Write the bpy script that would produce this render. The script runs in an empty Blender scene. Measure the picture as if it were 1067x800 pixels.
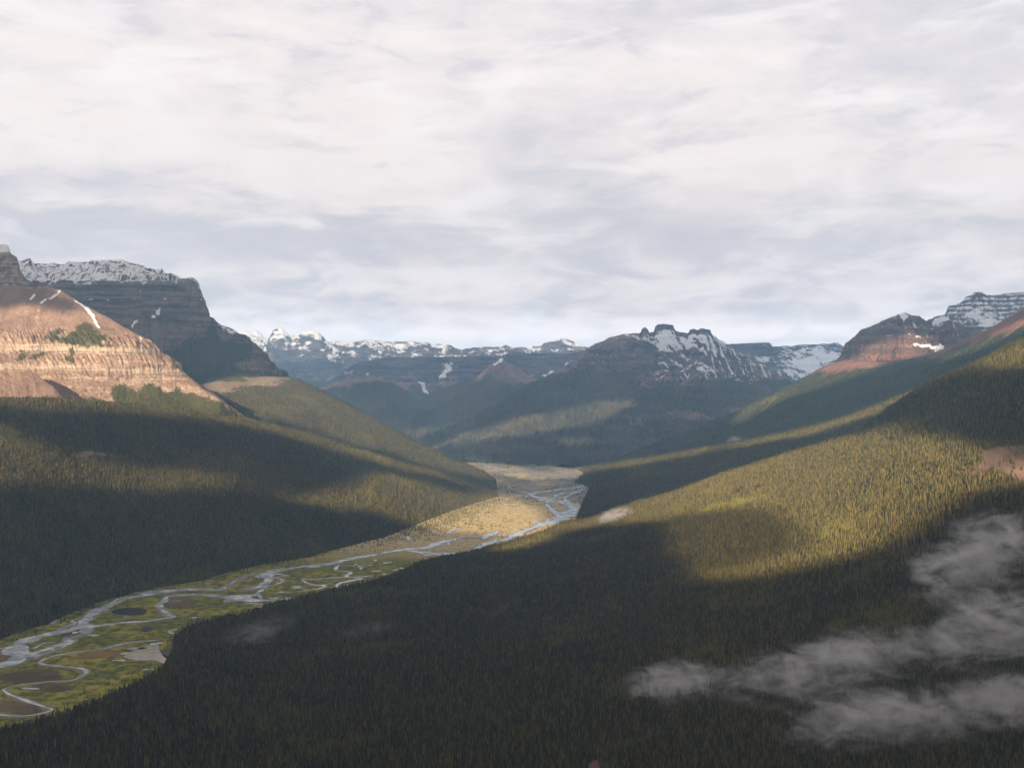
import bpy, math, random, time
import numpy as np
from mathutils import Vector
from mathutils.bvhtree import BVHTree

T0 = time.time()
rng = np.random.default_rng(7)
random.seed(7)
sc = bpy.context.scene
col = sc.collection

# ------------------------------------------------------------------ basics
CAM_H = 900.0          # height of the viewpoint above the valley floor (m)
F = 1000.0             # focal length in units of a 1067 wide frame


def P(px, py, Y):
    """A surveyed direction (px, py) and a distance Y become a point of the place."""
    return ((px - 533.5) / F * Y, Y, CAM_H - (py - 400.0) / F * Y)


def G(px, py):
    """point on the flat valley floor"""
    Y = CAM_H * F / (py - 400.0)
    return ((px - 533.5) / F * Y, Y)


def unproj(p):
    Y = np.maximum(p[..., 1], 1.0)
    return 533.5 + p[..., 0] / Y * F, 400.0 + (CAM_H - p[..., 2]) / Y * F


def sstep(a, b, x):
    t = np.clip((x - a) / (b - a), 0, 1)
    return t * t * (3 - 2 * t)


# ------------------------------------------------------------------ noise
_perm = rng.permutation(4096).astype(np.int64)
_grad = rng.normal(size=(4096, 3))
_grad /= np.linalg.norm(_grad, axis=1)[:, None]


def _hash(i, j, k):
    return _perm[(_perm[(_perm[i & 4095] + j) & 4095] + k) & 4095]


def perlin(x, y, z):
    xi, yi, zi = np.floor(x).astype(np.int64), np.floor(y).astype(np.int64), np.floor(z).astype(np.int64)
    fx, fy, fz = x - xi, y - yi, z - zi
    u, v, w = (t * t * t * (t * (t * 6 - 15) + 10) for t in (fx, fy, fz))
    out = 0.0
    for dx in (0, 1):
        for dy in (0, 1):
            for dz in (0, 1):
                g = _grad[_hash(xi + dx, yi + dy, zi + dz)]
                d = g[..., 0] * (fx - dx) + g[..., 1] * (fy - dy) + g[..., 2] * (fz - dz)
                wt = (u if dx else 1 - u) * (v if dy else 1 - v) * (w if dz else 1 - w)
                out = out + wt * d
    return out * 1.5


def fbm(x, y, z, octv=5, gain=0.5, lac=2.03):
    a, s, n = 1.0, 0.0, 0.0
    for o in range(octv):
        s = s + a * perlin(x + 17.3 * o, y - 9.1 * o, z + 5.7 * o)
        n += a
        a *= gain
        x, y, z = x * lac, y * lac, z * lac
    return s / n


def ridged(x, y, z, octv=4, gain=0.5):
    a, s, n = 1.0, 0.0, 0.0
    for o in range(octv):
        s = s + a * (1 - 2.2 * np.abs(perlin(x + 31.7 * o, y + 3.3 * o, z - 8.1 * o)))
        n += a
        a *= gain
        x, y, z = x * 2.1, y * 2.1, z * 2.1
    return s / n


def pchip(xk, yk, x):
    """monotone cubic, yk has its keys on axis 0"""
    xk = np.asarray(xk, float)
    yk = np.asarray(yk, float)
    h = np.diff(xk).reshape((-1,) + (1,) * (yk.ndim - 1))
    d = np.diff(yk, axis=0) / h
    m = np.zeros_like(yk)
    m[0], m[-1] = d[0], d[-1]
    if len(xk) > 2:
        same = d[1:] * d[:-1] > 0
        w1, w2 = 2 * h[1:] + h[:-1], h[1:] + 2 * h[:-1]
        with np.errstate(divide='ignore', invalid='ignore'):
            hm = (w1 + w2) / (w1 / d[:-1] + w2 / d[1:])
        m[1:-1] = np.where(same, hm, 0)
    i = np.clip(np.searchsorted(xk, x, side='right') - 1, 0, len(xk) - 2)
    sh = (-1,) + (1,) * (yk.ndim - 1)
    hh = (xk[i + 1] - xk[i]).reshape(sh)
    t = ((x - xk[i]).reshape(sh)) / hh
    t2, t3 = t * t, t * t * t
    return ((2 * t3 - 3 * t2 + 1) * yk[i] + (t3 - 2 * t2 + t) * hh * m[i]
            + (-2 * t3 + 3 * t2) * yk[i + 1] + (t3 - t2) * hh * m[i + 1])


def inside(poly, x, y):
    """signed distance to a polygon, positive inside"""
    poly = np.asarray(poly, float)
    ins = np.zeros(x.shape, bool)
    dist = np.full(x.shape, 1e9)
    n = len(poly)
    for i in range(n):
        (x1, y1), (x2, y2) = poly[i], poly[(i + 1) % n]
        if y1 != y2:
            c = ((y1 > y) != (y2 > y)) & (x < (x2 - x1) * (y - y1) / (y2 - y1) + x1)
            ins ^= c
        L = (x2 - x1) ** 2 + (y2 - y1) ** 2 + 1e-9
        t = np.clip(((x - x1) * (x2 - x1) + (y - y1) * (y2 - y1)) / L, 0, 1)
        dist = np.minimum(dist, np.hypot(x - x1 - t * (x2 - x1), y - y1 - t * (y2 - y1)))
    return np.where(ins, dist, -dist)


def line_dist(pts, x, y):
    d = np.full(x.shape, 1e9)
    for (x1, y1), (x2, y2) in zip(pts[:-1], pts[1:]):
        L = (x2 - x1) ** 2 + (y2 - y1) ** 2 + 1e-9
        t = np.clip(((x - x1) * (x2 - x1) + (y - y1) * (y2 - y1)) / L, 0, 1)
        d = np.minimum(d, np.hypot(x - x1 - t * (x2 - x1), y - y1 - t * (y2 - y1)))
    return d


# ------------------------------------------------------------------ mesh helpers
def mesh_from(name, verts, faces, mat=None, attrs=None, smooth=True):
    verts = np.ascontiguousarray(verts, dtype=np.float32).reshape(-1, 3)
    faces = np.ascontiguousarray(faces, dtype=np.int32)
    me = bpy.data.meshes.new(name)
    nf, k = faces.shape
    me.vertices.add(len(verts))
    me.vertices.foreach_set('co', verts.ravel())
    me.loops.add(nf * k)
    me.loops.foreach_set('vertex_index', faces.ravel())
    me.polygons.add(nf)
    me.polygons.foreach_set('loop_start', np.arange(0, nf * k, k, dtype=np.int32))
    me.polygons.foreach_set('loop_total', np.full(nf, k, dtype=np.int32))
    me.update(calc_edges=True)
    if smooth:
        me.polygons.foreach_set('use_smooth', np.ones(nf, dtype=bool))
    for a, v in (attrs or {}).items():
        at = me.attributes.new(a, 'FLOAT', 'POINT')
        at.data.foreach_set('value', np.ascontiguousarray(v, dtype=np.float32).ravel())
    if mat:
        me.materials.append(mat)
    return me


def link(name, me, **props):
    o = bpy.data.objects.new(name, me)
    col.objects.link(o)
    for k, v in props.items():
        o[k] = v
    return o


def grid_faces(nv, nu):
    i = np.arange(nv - 1)[:, None] * nu + np.arange(nu - 1)[None, :]
    return np.stack([i, i + 1, i + nu + 1, i + nu], -1).reshape(-1, 4)


# ------------------------------------------------------------------ node helpers
class NT:
    def __init__(self, tree):
        self.t = tree
        self.n = tree.nodes
        self.n.clear()

    def new(self, typ, **kw):
        nd = self.n.new(typ)
        for k, v in kw.items():
            setattr(nd, k, v)
        return nd

    def link(self, a, b):
        self.t.links.new(a, b)

    def put(self, sock, v):
        if isinstance(v, bpy.types.NodeSocket):
            self.link(v, sock)
        elif v is not None:
            if sock.type == 'RGBA' and len(v) == 3:
                v = (*v, 1)
            sock.default_value = v

    def math(self, op, a, b=None, c=None, clamp=False):
        nd = self.new('ShaderNodeMath', operation=op, use_clamp=clamp)
        for s, v in zip(nd.inputs, (a, b, c)):
            self.put(s, v)
        return nd.outputs[0]

    def vmath(self, op, a, b=None):
        nd = self.new('ShaderNodeVectorMath', operation=op)
        self.put(nd.inputs[0], a)
        if b is not None:
            self.put(nd.inputs[1], b)
        return nd.outputs['Value'] if op in ('LENGTH', 'DOT_PRODUCT') else nd.outputs[0]

    def noise(self, vec, scale, detail=4, rough=0.55, dist=0.0, lac=2.0):
        nd = self.new('ShaderNodeTexNoise')
        self.put(nd.inputs['Vector'], vec)
        nd.inputs['Scale'].default_value = scale
        nd.inputs['Detail'].default_value = detail
        nd.inputs['Roughness'].default_value = rough
        nd.inputs['Distortion'].default_value = dist
        nd.inputs['Lacunarity'].default_value = lac
        return nd.outputs['Fac']

    def mix(self, f, a, b, blend='MIX'):
        nd = self.new('ShaderNodeMix', data_type='RGBA', blend_type=blend)
        self.put(nd.inputs[0], f)
        self.put(nd.inputs[6], a)
        self.put(nd.inputs[7], b)
        return nd.outputs[2]

    def step(self, x, a, b, o0=0.0, o1=1.0):
        nd = self.new('ShaderNodeMapRange', interpolation_type='SMOOTHSTEP')
        self.put(nd.inputs[0], x)
        for i, v in enumerate((a, b, o0, o1)):
            self.put(nd.inputs[i + 1], v)
        return nd.outputs[0]

    def attr(self, name, typ='GEOMETRY'):
        nd = self.new('ShaderNodeAttribute', attribute_name=name, attribute_type=typ)
        return nd.outputs['Fac']

    def pos(self):
        return self.new('ShaderNodeNewGeometry').outputs['Position']

    def scaled(self, vec, s):
        return self.vmath('MULTIPLY', vec, s)


def material(name):
    m = bpy.data.materials.new(name)
    m.use_nodes = True
    return m, NT(m.node_tree)


def finish(nt, color, rough=0.9, spec=0.15, bump=None, strength=1.0, dist=1.0):
    b = nt.new('ShaderNodeBsdfPrincipled')
    nt.put(b.inputs['Base Color'], color)
    nt.put(b.inputs['Roughness'], rough)
    nt.put(b.inputs['Specular IOR Level'], spec)
    if bump is not None:
        bp = nt.new('ShaderNodeBump')
        bp.inputs['Strength'].default_value = strength
        bp.inputs['Distance'].default_value = dist
        nt.put(bp.inputs['Height'], bump)
        nt.link(bp.outputs[0], b.inputs['Normal'])
    o = nt.new('ShaderNodeOutputMaterial')
    nt.link(b.outputs[0], o.inputs[0])
    return b


def terrain_mat(name, scree1, scree2, rock1, rock2, green1, green2, px_m=6.0, strata=90.0, snow_col=(0.82, 0.84, 0.88)):
    """px_m: the finest grain in metres"""
    m, nt = material(name)
    pos = nt.pos()
    n_big = nt.noise(pos, 1 / (px_m * 40), 5, 0.6)
    n_mid = nt.noise(pos, 1 / (px_m * 6), 4, 0.65)
    n_fin = nt.noise(pos, 1 / (px_m * 1.5), 3, 0.7)
    warp = nt.new('ShaderNodeVectorMath', operation='ADD')
    sp = nt.scaled(pos, (0.0012, 0.0012, 1.0 / strata * 1.6))
    nt.put(warp.inputs[0], sp)
    nt.put(warp.inputs[1], (3.1, 7.7, 0.3))
    lay = nt.noise(warp.outputs[0], 1.6, 7, 0.78, 0.12)
    sc_c = nt.mix(nt.step(n_big, 0.35, 0.65), scree1, scree2)
    sc_c = nt.mix(nt.step(n_fin, 0.3, 0.7, 0.0, 0.30), sc_c, nt.mix(0.55, sc_c, (0.03, 0.025, 0.02)))
    rk = nt.mix(nt.step(lay, 0.44, 0.57), rock1, rock2)
    rk = nt.mix(nt.step(n_fin, 0.35, 0.65, 0.0, 0.55), rk, nt.mix(0.7, rk, (0.03, 0.03, 0.035)))
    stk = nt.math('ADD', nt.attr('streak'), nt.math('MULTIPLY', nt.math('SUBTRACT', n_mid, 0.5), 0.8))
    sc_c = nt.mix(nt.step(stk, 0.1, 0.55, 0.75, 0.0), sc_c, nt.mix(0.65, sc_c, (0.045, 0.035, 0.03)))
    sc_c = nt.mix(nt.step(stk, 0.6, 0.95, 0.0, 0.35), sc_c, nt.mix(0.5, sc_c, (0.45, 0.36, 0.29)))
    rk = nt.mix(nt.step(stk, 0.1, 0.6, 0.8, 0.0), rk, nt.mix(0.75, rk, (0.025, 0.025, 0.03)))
    cl = nt.math('ADD', nt.attr('cliff'), nt.math('MULTIPLY', nt.math('SUBTRACT', n_mid, 0.5), 0.9))
    c = nt.mix(nt.step(cl, 0.35, 0.6), sc_c, rk)
    gcol = nt.mix(nt.step(n_big, 0.35, 0.65), green1, green2)
    gcol = nt.mix(nt.step(n_fin, 0.35, 0.68, 0.0, 0.65), gcol, nt.mix(0.75, gcol, (0.008, 0.012, 0.006)))
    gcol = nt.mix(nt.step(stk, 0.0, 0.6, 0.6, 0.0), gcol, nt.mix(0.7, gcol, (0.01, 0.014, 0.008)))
    gr = nt.math('ADD', nt.attr('green'), nt.math('MULTIPLY', nt.math('SUBTRACT', nt.math('ADD', nt.math('MULTIPLY', n_mid, 0.55), nt.math('MULTIPLY', n_fin, 0.45)), 0.5), 1.3))
    c = nt.mix(nt.step(gr, 0.42, 0.58), c, gcol)
    sn = nt.math('ADD', nt.attr('snow'), nt.math('MULTIPLY', nt.math('SUBTRACT', nt.math('ADD', nt.math('MULTIPLY', n_fin, 0.5), nt.math('MULTIPLY', n_mid, 0.5)), 0.5), 2.6))
    sf = nt.step(sn, 0.46, 0.56)
    c = nt.mix(sf, c, snow_col)
    h = nt.math('ADD', nt.math('MULTIPLY', n_mid, 2.0), n_fin)
    h = nt.math('ADD', h, nt.math('MULTIPLY', nt.math('MULTIPLY', lay, nt.attr('cliff')), 3.0))
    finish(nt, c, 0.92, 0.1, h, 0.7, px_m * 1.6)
    return m


# ------------------------------------------------------------------ the sheets of terrain
MASS = {}
COARSE = []            # (verts, faces, mass name) used when working out where the added cloud sheet's shadows fall


def build_mass(name, rails, nu, nvs, mat=None, smooth_u=True, amp=20, lam=500, gul=0, glam=180, terr=0.0, tper=90.0,
               back=30.0, jag=0.25, masks=None, props=None, raw_front=None, octv=7, cliffs=None, stretch=0.25, skew=0.0, ledges=(), lift=0.0, edge=(0, 0), rough=(0, 100)):
    K = np.array([[P(*p) for p in r] for r in rails])            # rails x keys x 3
    if raw_front is not None:
        K = np.concatenate([K, raw_front(K[-1])], 0)
    nr, nk, _ = K.shape
    pxk = np.array([p[0] for p in rails[0]], float)
    # the far side of the ridge falls away from the crest
    crest = K[0]
    dirs = crest[:, :2] / np.linalg.norm(crest[:, :2], axis=1)[:, None]
    dd = np.maximum((crest[:, 2] + 60) / math.tan(math.radians(back)), 60)
    b1 = np.concatenate([crest[:, :2] + dirs * dd[:, None] * 0.5, (crest[:, 2:] - 60) * 0.5], 1)
    b2 = np.concatenate([crest[:, :2] + dirs * dd[:, None], np.full((nk, 1), -60.0)], 1)
    u = np.linspace(pxk[0], pxk[-1], nu)
    Ku = pchip(pxk, np.moveaxis(K, 1, 0), u) if smooth_u else np.stack([np.stack([np.interp(u, pxk, K[r, :, c]) for c in range(3)], -1) for r in range(nr)], 1)
    # Ku: nu x nr x 3
    tv = np.concatenate([np.linspace(i, i + 1, n, endpoint=False) for i, n in enumerate(nvs)] + [[len(nvs)]])
    front = pchip(np.arange(nr), np.moveaxis(Ku, 1, 0), tv)      # nv x nu x 3
    bu1 = np.stack([np.interp(u, pxk, b1[:, c]) for c in range(3)], -1)
    bu2 = np.stack([np.interp(u, pxk, b2[:, c]) for c in range(3)], -1)
    nb = 10
    tb = np.linspace(0, 1, nb, endpoint=False)
    cr = front[0]
    backg = np.array([bu2 * (1 - t) ** 2 + 2 * t * (1 - t) * bu1 + cr * t * t for t in tb])
    Pt = np.concatenate([backg, front], 0)
    nv = len(Pt)
    vv = np.concatenate([tb - 1, tv])                            # <0 on the back
    s = np.concatenate([[0], np.cumsum(np.linalg.norm(np.diff(cr[:, :2], axis=0), axis=1))])
    U = np.broadcast_to(s[None, :], (nv, nu))
    V = np.broadcast_to(vv[:, None], (nv, nu))
    arc = np.concatenate([[np.zeros(nu)], np.cumsum(np.linalg.norm(np.diff(Pt, axis=0), axis=2), axis=0)])
    # coarse copy for the shadow survey
    ci, cj = np.unique(np.linspace(0, nv - 1, min(nv, 60)).astype(int)), np.unique(np.linspace(0, nu - 1, 120).astype(int))
    COARSE.append((Pt[np.ix_(ci, cj)].reshape(-1, 3), grid_faces(len(ci), len(cj)), name))
    gu, gv = np.gradient(Pt, axis=1), np.gradient(Pt, axis=0)
    N = np.cross(gu, gv)
    N /= np.linalg.norm(N, axis=2)[..., None] + 1e-9
    N *= np.sign(N[..., 2:] + 1e-9)
    seed = (sum(ord(c) for c in name) % 97) * 1.37
    x, y, z = Pt[..., 0], Pt[..., 1], Pt[..., 2]
    fade = np.where(V < 0, 1 - (1 - jag) * (1 + V) ** 3, jag + (1 - jag) * sstep(0, 0.45, V))
    if edge[0]:
        fade = fade * (0.03 + 0.97 * sstep(0, edge[0], u - u[0])[None, :])
    if edge[1]:
        fade = fade * (0.03 + 0.97 * sstep(0, edge[1], u[-1] - u)[None, :])
    d = amp * fbm(x / lam + seed, y / lam, z / lam, octv, 0.52) * fade * 1.6
    if rough[0]:
        d = d + rough[0] * ridged(x / rough[1] + 3, y / rough[1], z / rough[1], 5, 0.6) * (0.45 + 0.55 * fade)
    rg = 0
    if gul:
        wx = 0.6 * fbm(U / 900 + seed, arc / 900, 0 * U + 3, 3)
        rg = ridged((U + skew * arc) / glam + wx + seed, arc / glam * stretch, 0 * U + 1.5, 5, 0.55)
        d = d + gul * (rg - 0.5) * fade
    Q = Pt + N * d[..., None]
    if terr:
        zz = Q[..., 2]
        t = zz / tper + 0.5 * fbm(x / 2500, y / 2500, 0 * x + seed, 3)
        fr = t - np.floor(t)
        kk = terr if cliffs is None else terr * cliffs(Q, V)
        Q[..., 2] += kk * tper * (sstep(0.25, 0.75, fr) - fr) * np.clip(fade * 1.5, 0, 1)
    for (zb, zt, am) in ledges:
        zz = Q[..., 2] + 14 * fbm(x / 700, y / 700, 0 * x + zb, 3)
        nn_ = fbm(U / 70 + zb, arc / 70, 0 * U, 4)
        Q = Q + N * (am * (1 + 0.9 * nn_) * sstep(zt + 170, zt, zz) * sstep(zb, zt, zz) * np.clip(fade, 0, 1))[..., None]
    base = Pt[..., 2]
    vis_ = (V > -0.4) & (V < nr - 1.02)
    if lift:
        Q[..., 2] = np.where(vis_, np.maximum(Q[..., 2], np.minimum(base, np.maximum(base * 0.5, 0) + lift)), Q[..., 2])
    gu, gv = np.gradient(Q, axis=1), np.gradient(Q, axis=0)
    N2 = np.cross(gu, gv)
    N2 /= np.linalg.norm(N2, axis=2)[..., None] + 1e-9
    slope = np.degrees(np.arccos(np.clip(np.abs(N2[..., 2]), 0, 1)))
    px, py = unproj(Pt)
    ctx = dict(Q=Q, base=Pt, U=U, V=V, slope=slope, rg=rg, px=px, py=py, x=x, y=y, z=Q[..., 2], seed=seed, u=np.broadcast_to(u[None], (nv, nu)), gmain=arc)
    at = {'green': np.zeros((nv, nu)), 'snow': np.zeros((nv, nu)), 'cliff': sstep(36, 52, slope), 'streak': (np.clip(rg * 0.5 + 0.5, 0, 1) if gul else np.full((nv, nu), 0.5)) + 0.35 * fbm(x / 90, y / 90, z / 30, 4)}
    if masks:
        at.update(masks(ctx, at))
    at = {k: np.clip(v, 0, 1) for k, v in at.items()}
    me = mesh_from(name, Q, grid_faces(nv, nu), mat, at)
    o = link(name, me, kind='structure', **(props or {}))
    MASS[name] = dict(Q=Q, at=at, ctx=ctx, obj=o)
    return o


def nz(c, lam, o=4, k=0.0):
    return fbm(c['x'] / lam + k, c['y'] / lam + k, c['z'] / lam, o)


# --- materials of the land
M_near = terrain_mat('forest_floor', (0.13, 0.085, 0.065), (0.22, 0.15, 0.115), (0.2, 0.15, 0.12), (0.12, 0.1, 0.09),
                     (0.026, 0.026, 0.013), (0.045, 0.042, 0.018), 3.0)
M_orange = terrain_mat('orange_scree', (0.285, 0.18, 0.135), (0.20, 0.13, 0.10), (0.50, 0.40, 0.31), (0.30, 0.21, 0.16),
                       (0.090, 0.086, 0.038), (0.058, 0.062, 0.026), 5.0, 60)
M_cliff = terrain_mat('dark_cliff', (0.19, 0.125, 0.10), (0.125, 0.085, 0.072), (0.075, 0.058, 0.055), (0.28, 0.21, 0.175),
                      (0.045, 0.052, 0.028), (0.06, 0.062, 0.034), 7.0, 110, (0.92, 0.92, 0.94))
M_hill = terrain_mat('hill_meadow_forest', (0.20, 0.15, 0.10), (0.26, 0.19, 0.13), (0.26, 0.20, 0.15), (0.18, 0.14, 0.11),
                     (0.070, 0.065, 0.032), (0.115, 0.098, 0.050), 5.0)
M_far = terrain_mat('far_rock', (0.27, 0.17, 0.14), (0.16, 0.115, 0.105), (0.055, 0.05, 0.06), (0.20, 0.165, 0.16),
                    (0.068, 0.068, 0.046), (0.125, 0.105, 0.072), 14.0, 140, (0.90, 0.91, 0.93))
M_red = terrain_mat('red_rock', (0.24, 0.115, 0.08), (0.16, 0.085, 0.065), (0.10, 0.07, 0.062), (0.15, 0.10, 0.085),
                    (0.05, 0.058, 0.028), (0.035, 0.045, 0.022), 8.0, 80)

# ---------------- near right hill
sil = [(-500, 880, 1880), (-150, 800, 2250), (0, 763, 2480), (80, 742, 2632), (130, 719, 2820), (165, 700, 3000), (176, 688, 3125), (181, 664, 3410),
       (200, 653, 3557), (250, 640, 3750), (300, 626, 3982), (350, 615, 4186), (400, 603, 4434), (440, 586, 4839), (500, 573, 5202), (560, 556, 5769),
       (600, 543, 6294), (650, 527, 6250), (700, 512, 5900), (760, 491, 5500), (830, 469, 5200), (890, 449, 4950), (955, 406, 4700), (1005, 384, 4600),
       (1067, 353, 4500), (1250, 280, 4400), (1500, 200, 4300), (2600, 60, 4000)]


def n_bottom(px):
    xs = [-500, -150, 0, 300, 600, 850, 1067, 1250, 1500, 2600]
    Ys = [1700, 2120, 2180, 2150, 2100, 2050, 1950, 1900, 1850, 1600]
    return (px, 805 if px > -200 else 890 + (px + 500) * -0.2, float(np.interp(px, xs, Ys)))


def raw_front_n(last):
    r1 = last.copy()
    r1[:, 1] = 1100
    r1[:, 2] = last[:, 2] * 0.9 + 30
    r2 = last.copy()
    r2[:, 1] = 250
    r2[:, 2] = 520 + last[:, 0] * 0.05
    r3 = last.copy()
    r3[:, 1] = -900
    r3[:, 2] = 760 + last[:, 0] * 0.1
    return np.stack([r1, r2, r3])


def masks_near(c, at):
    g = np.ones_like(c['px'])
    sd = inside([(1022, 468), (1067, 462), (1160, 455), (1160, 500), (1067, 505), (1045, 500), (1000, 498), (985, 494), (1020, 490)], c['px'], c['py'])
    g = g - 0.72 * sstep(-9, 9, sd + 13 * nz(c, 70, 5))
    rock = inside([(609, 806), (615, 791), (622, 789), (628, 806)], c['px'], c['py'])
    g = g - sstep(-1.5, 1, rock)
    return {'green': g}


mid_n = []
for p in sil:
    b = n_bottom(p[0])
    Z1, Z2 = P(*p), P(*b)
    mp = [(Z1[i] + Z2[i]) / 2 for i in range(3)]
    mp[2] += 22 * float(np.interp(p[0], [550, 750], [1, 0]))
    mid_n.append((533.5 + mp[0] / mp[1] * F, 400 + (CAM_H - mp[2]) / mp[1] * F, mp[1]))
build_mass('near_hill', [sil, mid_n, [n_bottom(p[0]) for p in sil]], 820, [150, 110, 30, 12, 6], M_near, True, amp=26, lam=800, gul=16, glam=520,
           back=24, jag=0.3, lift=3.0, masks=masks_near, raw_front=raw_front_n, stretch=0.5, octv=6)

def halfway(sil, foot, w, first):
    out = []
    for a, b in zip(sil, foot):
        A, B = P(*a), P(*b)
        mp = [A[i] * w + B[i] * (1 - w) for i in range(3)]
        out.append((533.5 + mp[0] / mp[1] * F, 400 + (CAM_H - mp[2]) / mp[1] * F, mp[1]))
    out[0] = first
    return out


# ---------------- dark slope behind it, with its lit crest
sil = [(598, 502, 8820), (612, 491, 8800), (650, 483, 8600), (700, 473, 8400), (760, 461, 8000), (830, 447, 7600), (880, 434, 7300), (920, 420, 7000),
       (955, 405, 6700), (1005, 383, 6500), (1067, 353, 6300), (1400, 230, 6000), (2200, 120, 5800)]
foot = [(600, 542, 6330), (625, 538, 6500), (655, 535, 6600), (700, 528, 6700), (760, 510, 6500), (830, 490, 6100), (880, 478, 5900), (920, 460, 5700),
        (955, 440, 5600), (1005, 415, 5500), (1067, 390, 5400), (1400, 300, 5200), (2200, 200, 5000)]
build_mass('middle_slope', [sil, halfway(sil, foot, .72, (613, 508, 8330)), halfway(sil, foot, .3, (607, 523, 7300)), foot], 420, [50, 40, 40], M_hill, True, amp=14, lam=500, gul=14, glam=350, back=22, jag=0.3, edge=(40, 0), lift=2.0,
           masks=lambda c, at: {'green': np.ones_like(c['px'])})

# ---------------- long flank of the right mountain
sil = [(602, 489, 10110), (640, 477, 10500), (700, 455, 10500), (760, 432, 10600), (787, 419, 10600), (813, 405.5, 10500), (840, 391.5, 10350), (866, 379, 10200), (884, 375, 10000), (923, 377.5, 9600), (976, 366, 9300),
       (1023, 346, 9000), (1067, 321, 8700), (1400, 180, 8200), (2200, 60, 8000)]
foot = [(603, 501, 8905), (640, 500, 8950), (700, 492, 8800), (760, 480, 8400), (787, 475, 8250), (813, 470, 8100), (840, 464, 7930), (866, 458, 7750), (884, 453, 7620), (923, 440, 7350), (976, 415, 7000),
        (1023, 395, 6800), (1067, 375, 6600), (1400, 260, 6300), (2200, 150, 6000)]


def masks_flank(c, at):
    px, py = c['px'], c['py']
    top = np.interp(px, [700, 815, 840, 866, 884, 923, 976, 1023, 1067, 1150], [300, 395, 394, 390, 388, 383, 371, 356, 343, 320])
    g = sstep(-14, 14, py - top + 9 * nz(c, 300, 5) + 4 * c['rg'])
    return {'green': g, 'cliff': at['cliff'] * 0.3}


build_mass('long_flank', [sil, halfway(sil, foot, .5, (611, 495, 9470)), foot], 620, [95, 95], M_red, True, amp=16, lam=500, gul=30, glam=300, edge=(40, 0), back=28, jag=0.3, lift=2.0, masks=masks_flank, skew=1.2)

# ---------------- red mountain
sil = [(845, 402, 11000), (866, 386, 11000), (879, 363, 11200), (882, 358, 11250), (899, 344, 11400), (918, 336, 11500), (938, 328, 11500), (943, 326, 11500), (948, 329, 11500), (957, 330, 11500),
       (965, 336, 11500), (976, 331, 11600), (984, 330, 11700), (995, 335, 11700), (1012, 345, 11600), (1030, 352, 11500), (1067, 362, 11400)]
mid = [(845, 404, 10900), (866, 392, 10700), (880, 372, 10900), (884, 366, 10950), (899, 358, 10900), (918, 352, 10900), (938, 349, 10800), (943, 348, 10800), (950, 349, 10800), (957, 350, 10800),
       (966, 354, 10850), (976, 352, 10900), (984, 354, 10900), (995, 356, 10900), (1012, 362, 10900), (1030, 368, 10800), (1067, 378, 10700)]
foot = [(845, 415, 10500), (866, 402, 10200), (880, 395, 10200), (886, 394, 10200), (899, 392, 10100), (918, 392, 10000), (938, 390, 9950), (944, 390, 9900), (951, 389, 9900), (957, 388, 9900),
        (966, 387, 9850), (976, 385, 9800), (985, 383, 9800), (995, 380, 9800), (1012, 376, 9800), (1030, 376, 9800), (1067, 386, 9700)]


def masks_red(c, at):
    px, py = c['px'], c['py']
    g = sstep(372, 384, py + 8 * nz(c, 200, 4)) * sstep(960, 930, px)
    sn = np.clip(0.42 + 1.4 * (fbm((c['U'] - c['gmain'] * .5) / 60, (c['U'] + c['gmain']) / 300, 0 * px + 6, 5) + 0.06 * (340 - py) / 12 - 0.27), 0, 1) * sstep(368, 350, py)
    for poly in ([(936, 327), (943, 325), (946, 330), (942, 336)], [(975, 333), (985, 329), (990, 333), (980, 338), (970, 341)],
                 [(952, 351), (958, 350), (960, 355), (954, 355)], [(950, 361), (982, 361), (982, 364), (952, 364)], [(974, 364), (982, 362), (983, 367), (975, 368)]):
        sn = np.maximum(sn, sstep(-1, 0.8, inside(poly, px, py) + 1.5 * nz(c, 40, 3)))
    return {'green': g, 'snow': sn, 'cliff': np.maximum(at['cliff'], 0.5 * sstep(366, 352, py))}


build_mass('red_mountain', [sil, mid, foot], 420, [80, 80], M_red, False, amp=40, lam=450, gul=60, glam=150, rough=(22, 140), back=33, jag=0.3, terr=0.3, tper=130, masks=masks_red)

# ---------------- snowy castle ridge behind
sil = [(930, 352, 13600), (955, 340, 13800), (965, 337, 13900), (976, 329.5, 14000), (984, 328, 14000), (987, 325, 14000), (988, 319, 14000), (996, 318, 14000), (1003, 315, 14100), (1006, 310, 14100), (1012, 308, 14100),
       (1016, 304.5, 14100), (1023, 304.5, 14100), (1028, 308, 14100), (1038, 307.5, 14100), (1050, 305.5, 14100), (1067, 304.5, 14000), (1400, 290, 13800)]
r2 = [(930, 356, 13400), (955, 346, 13500), (965, 343, 13500), (976, 336, 13500), (984, 334, 13500), (987, 333, 13500), (988, 325, 13700), (996, 324, 13700), (1003, 322, 13700), (1006, 321, 13600), (1012, 320, 13600),
      (1016, 320, 13600), (1023, 320, 13600), (1028, 320, 13600), (1038, 320, 13600), (1050, 319, 13600), (1067, 318, 13500), (1400, 305, 13300)]
foot = [(930, 385, 12000), (955, 380, 12000), (965, 378, 12000), (976, 375, 12000), (984, 372, 12000), (987, 372, 12000), (988, 371, 12000), (996, 369, 12000), (1003, 368, 12000), (1006, 368, 12000), (1012, 368, 12000),
        (1016, 368, 12000), (1023, 367, 12000), (1028, 367, 12000), (1038, 366, 12000), (1050, 364, 12000), (1067, 360, 12000), (1400, 340, 12000)]


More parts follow.
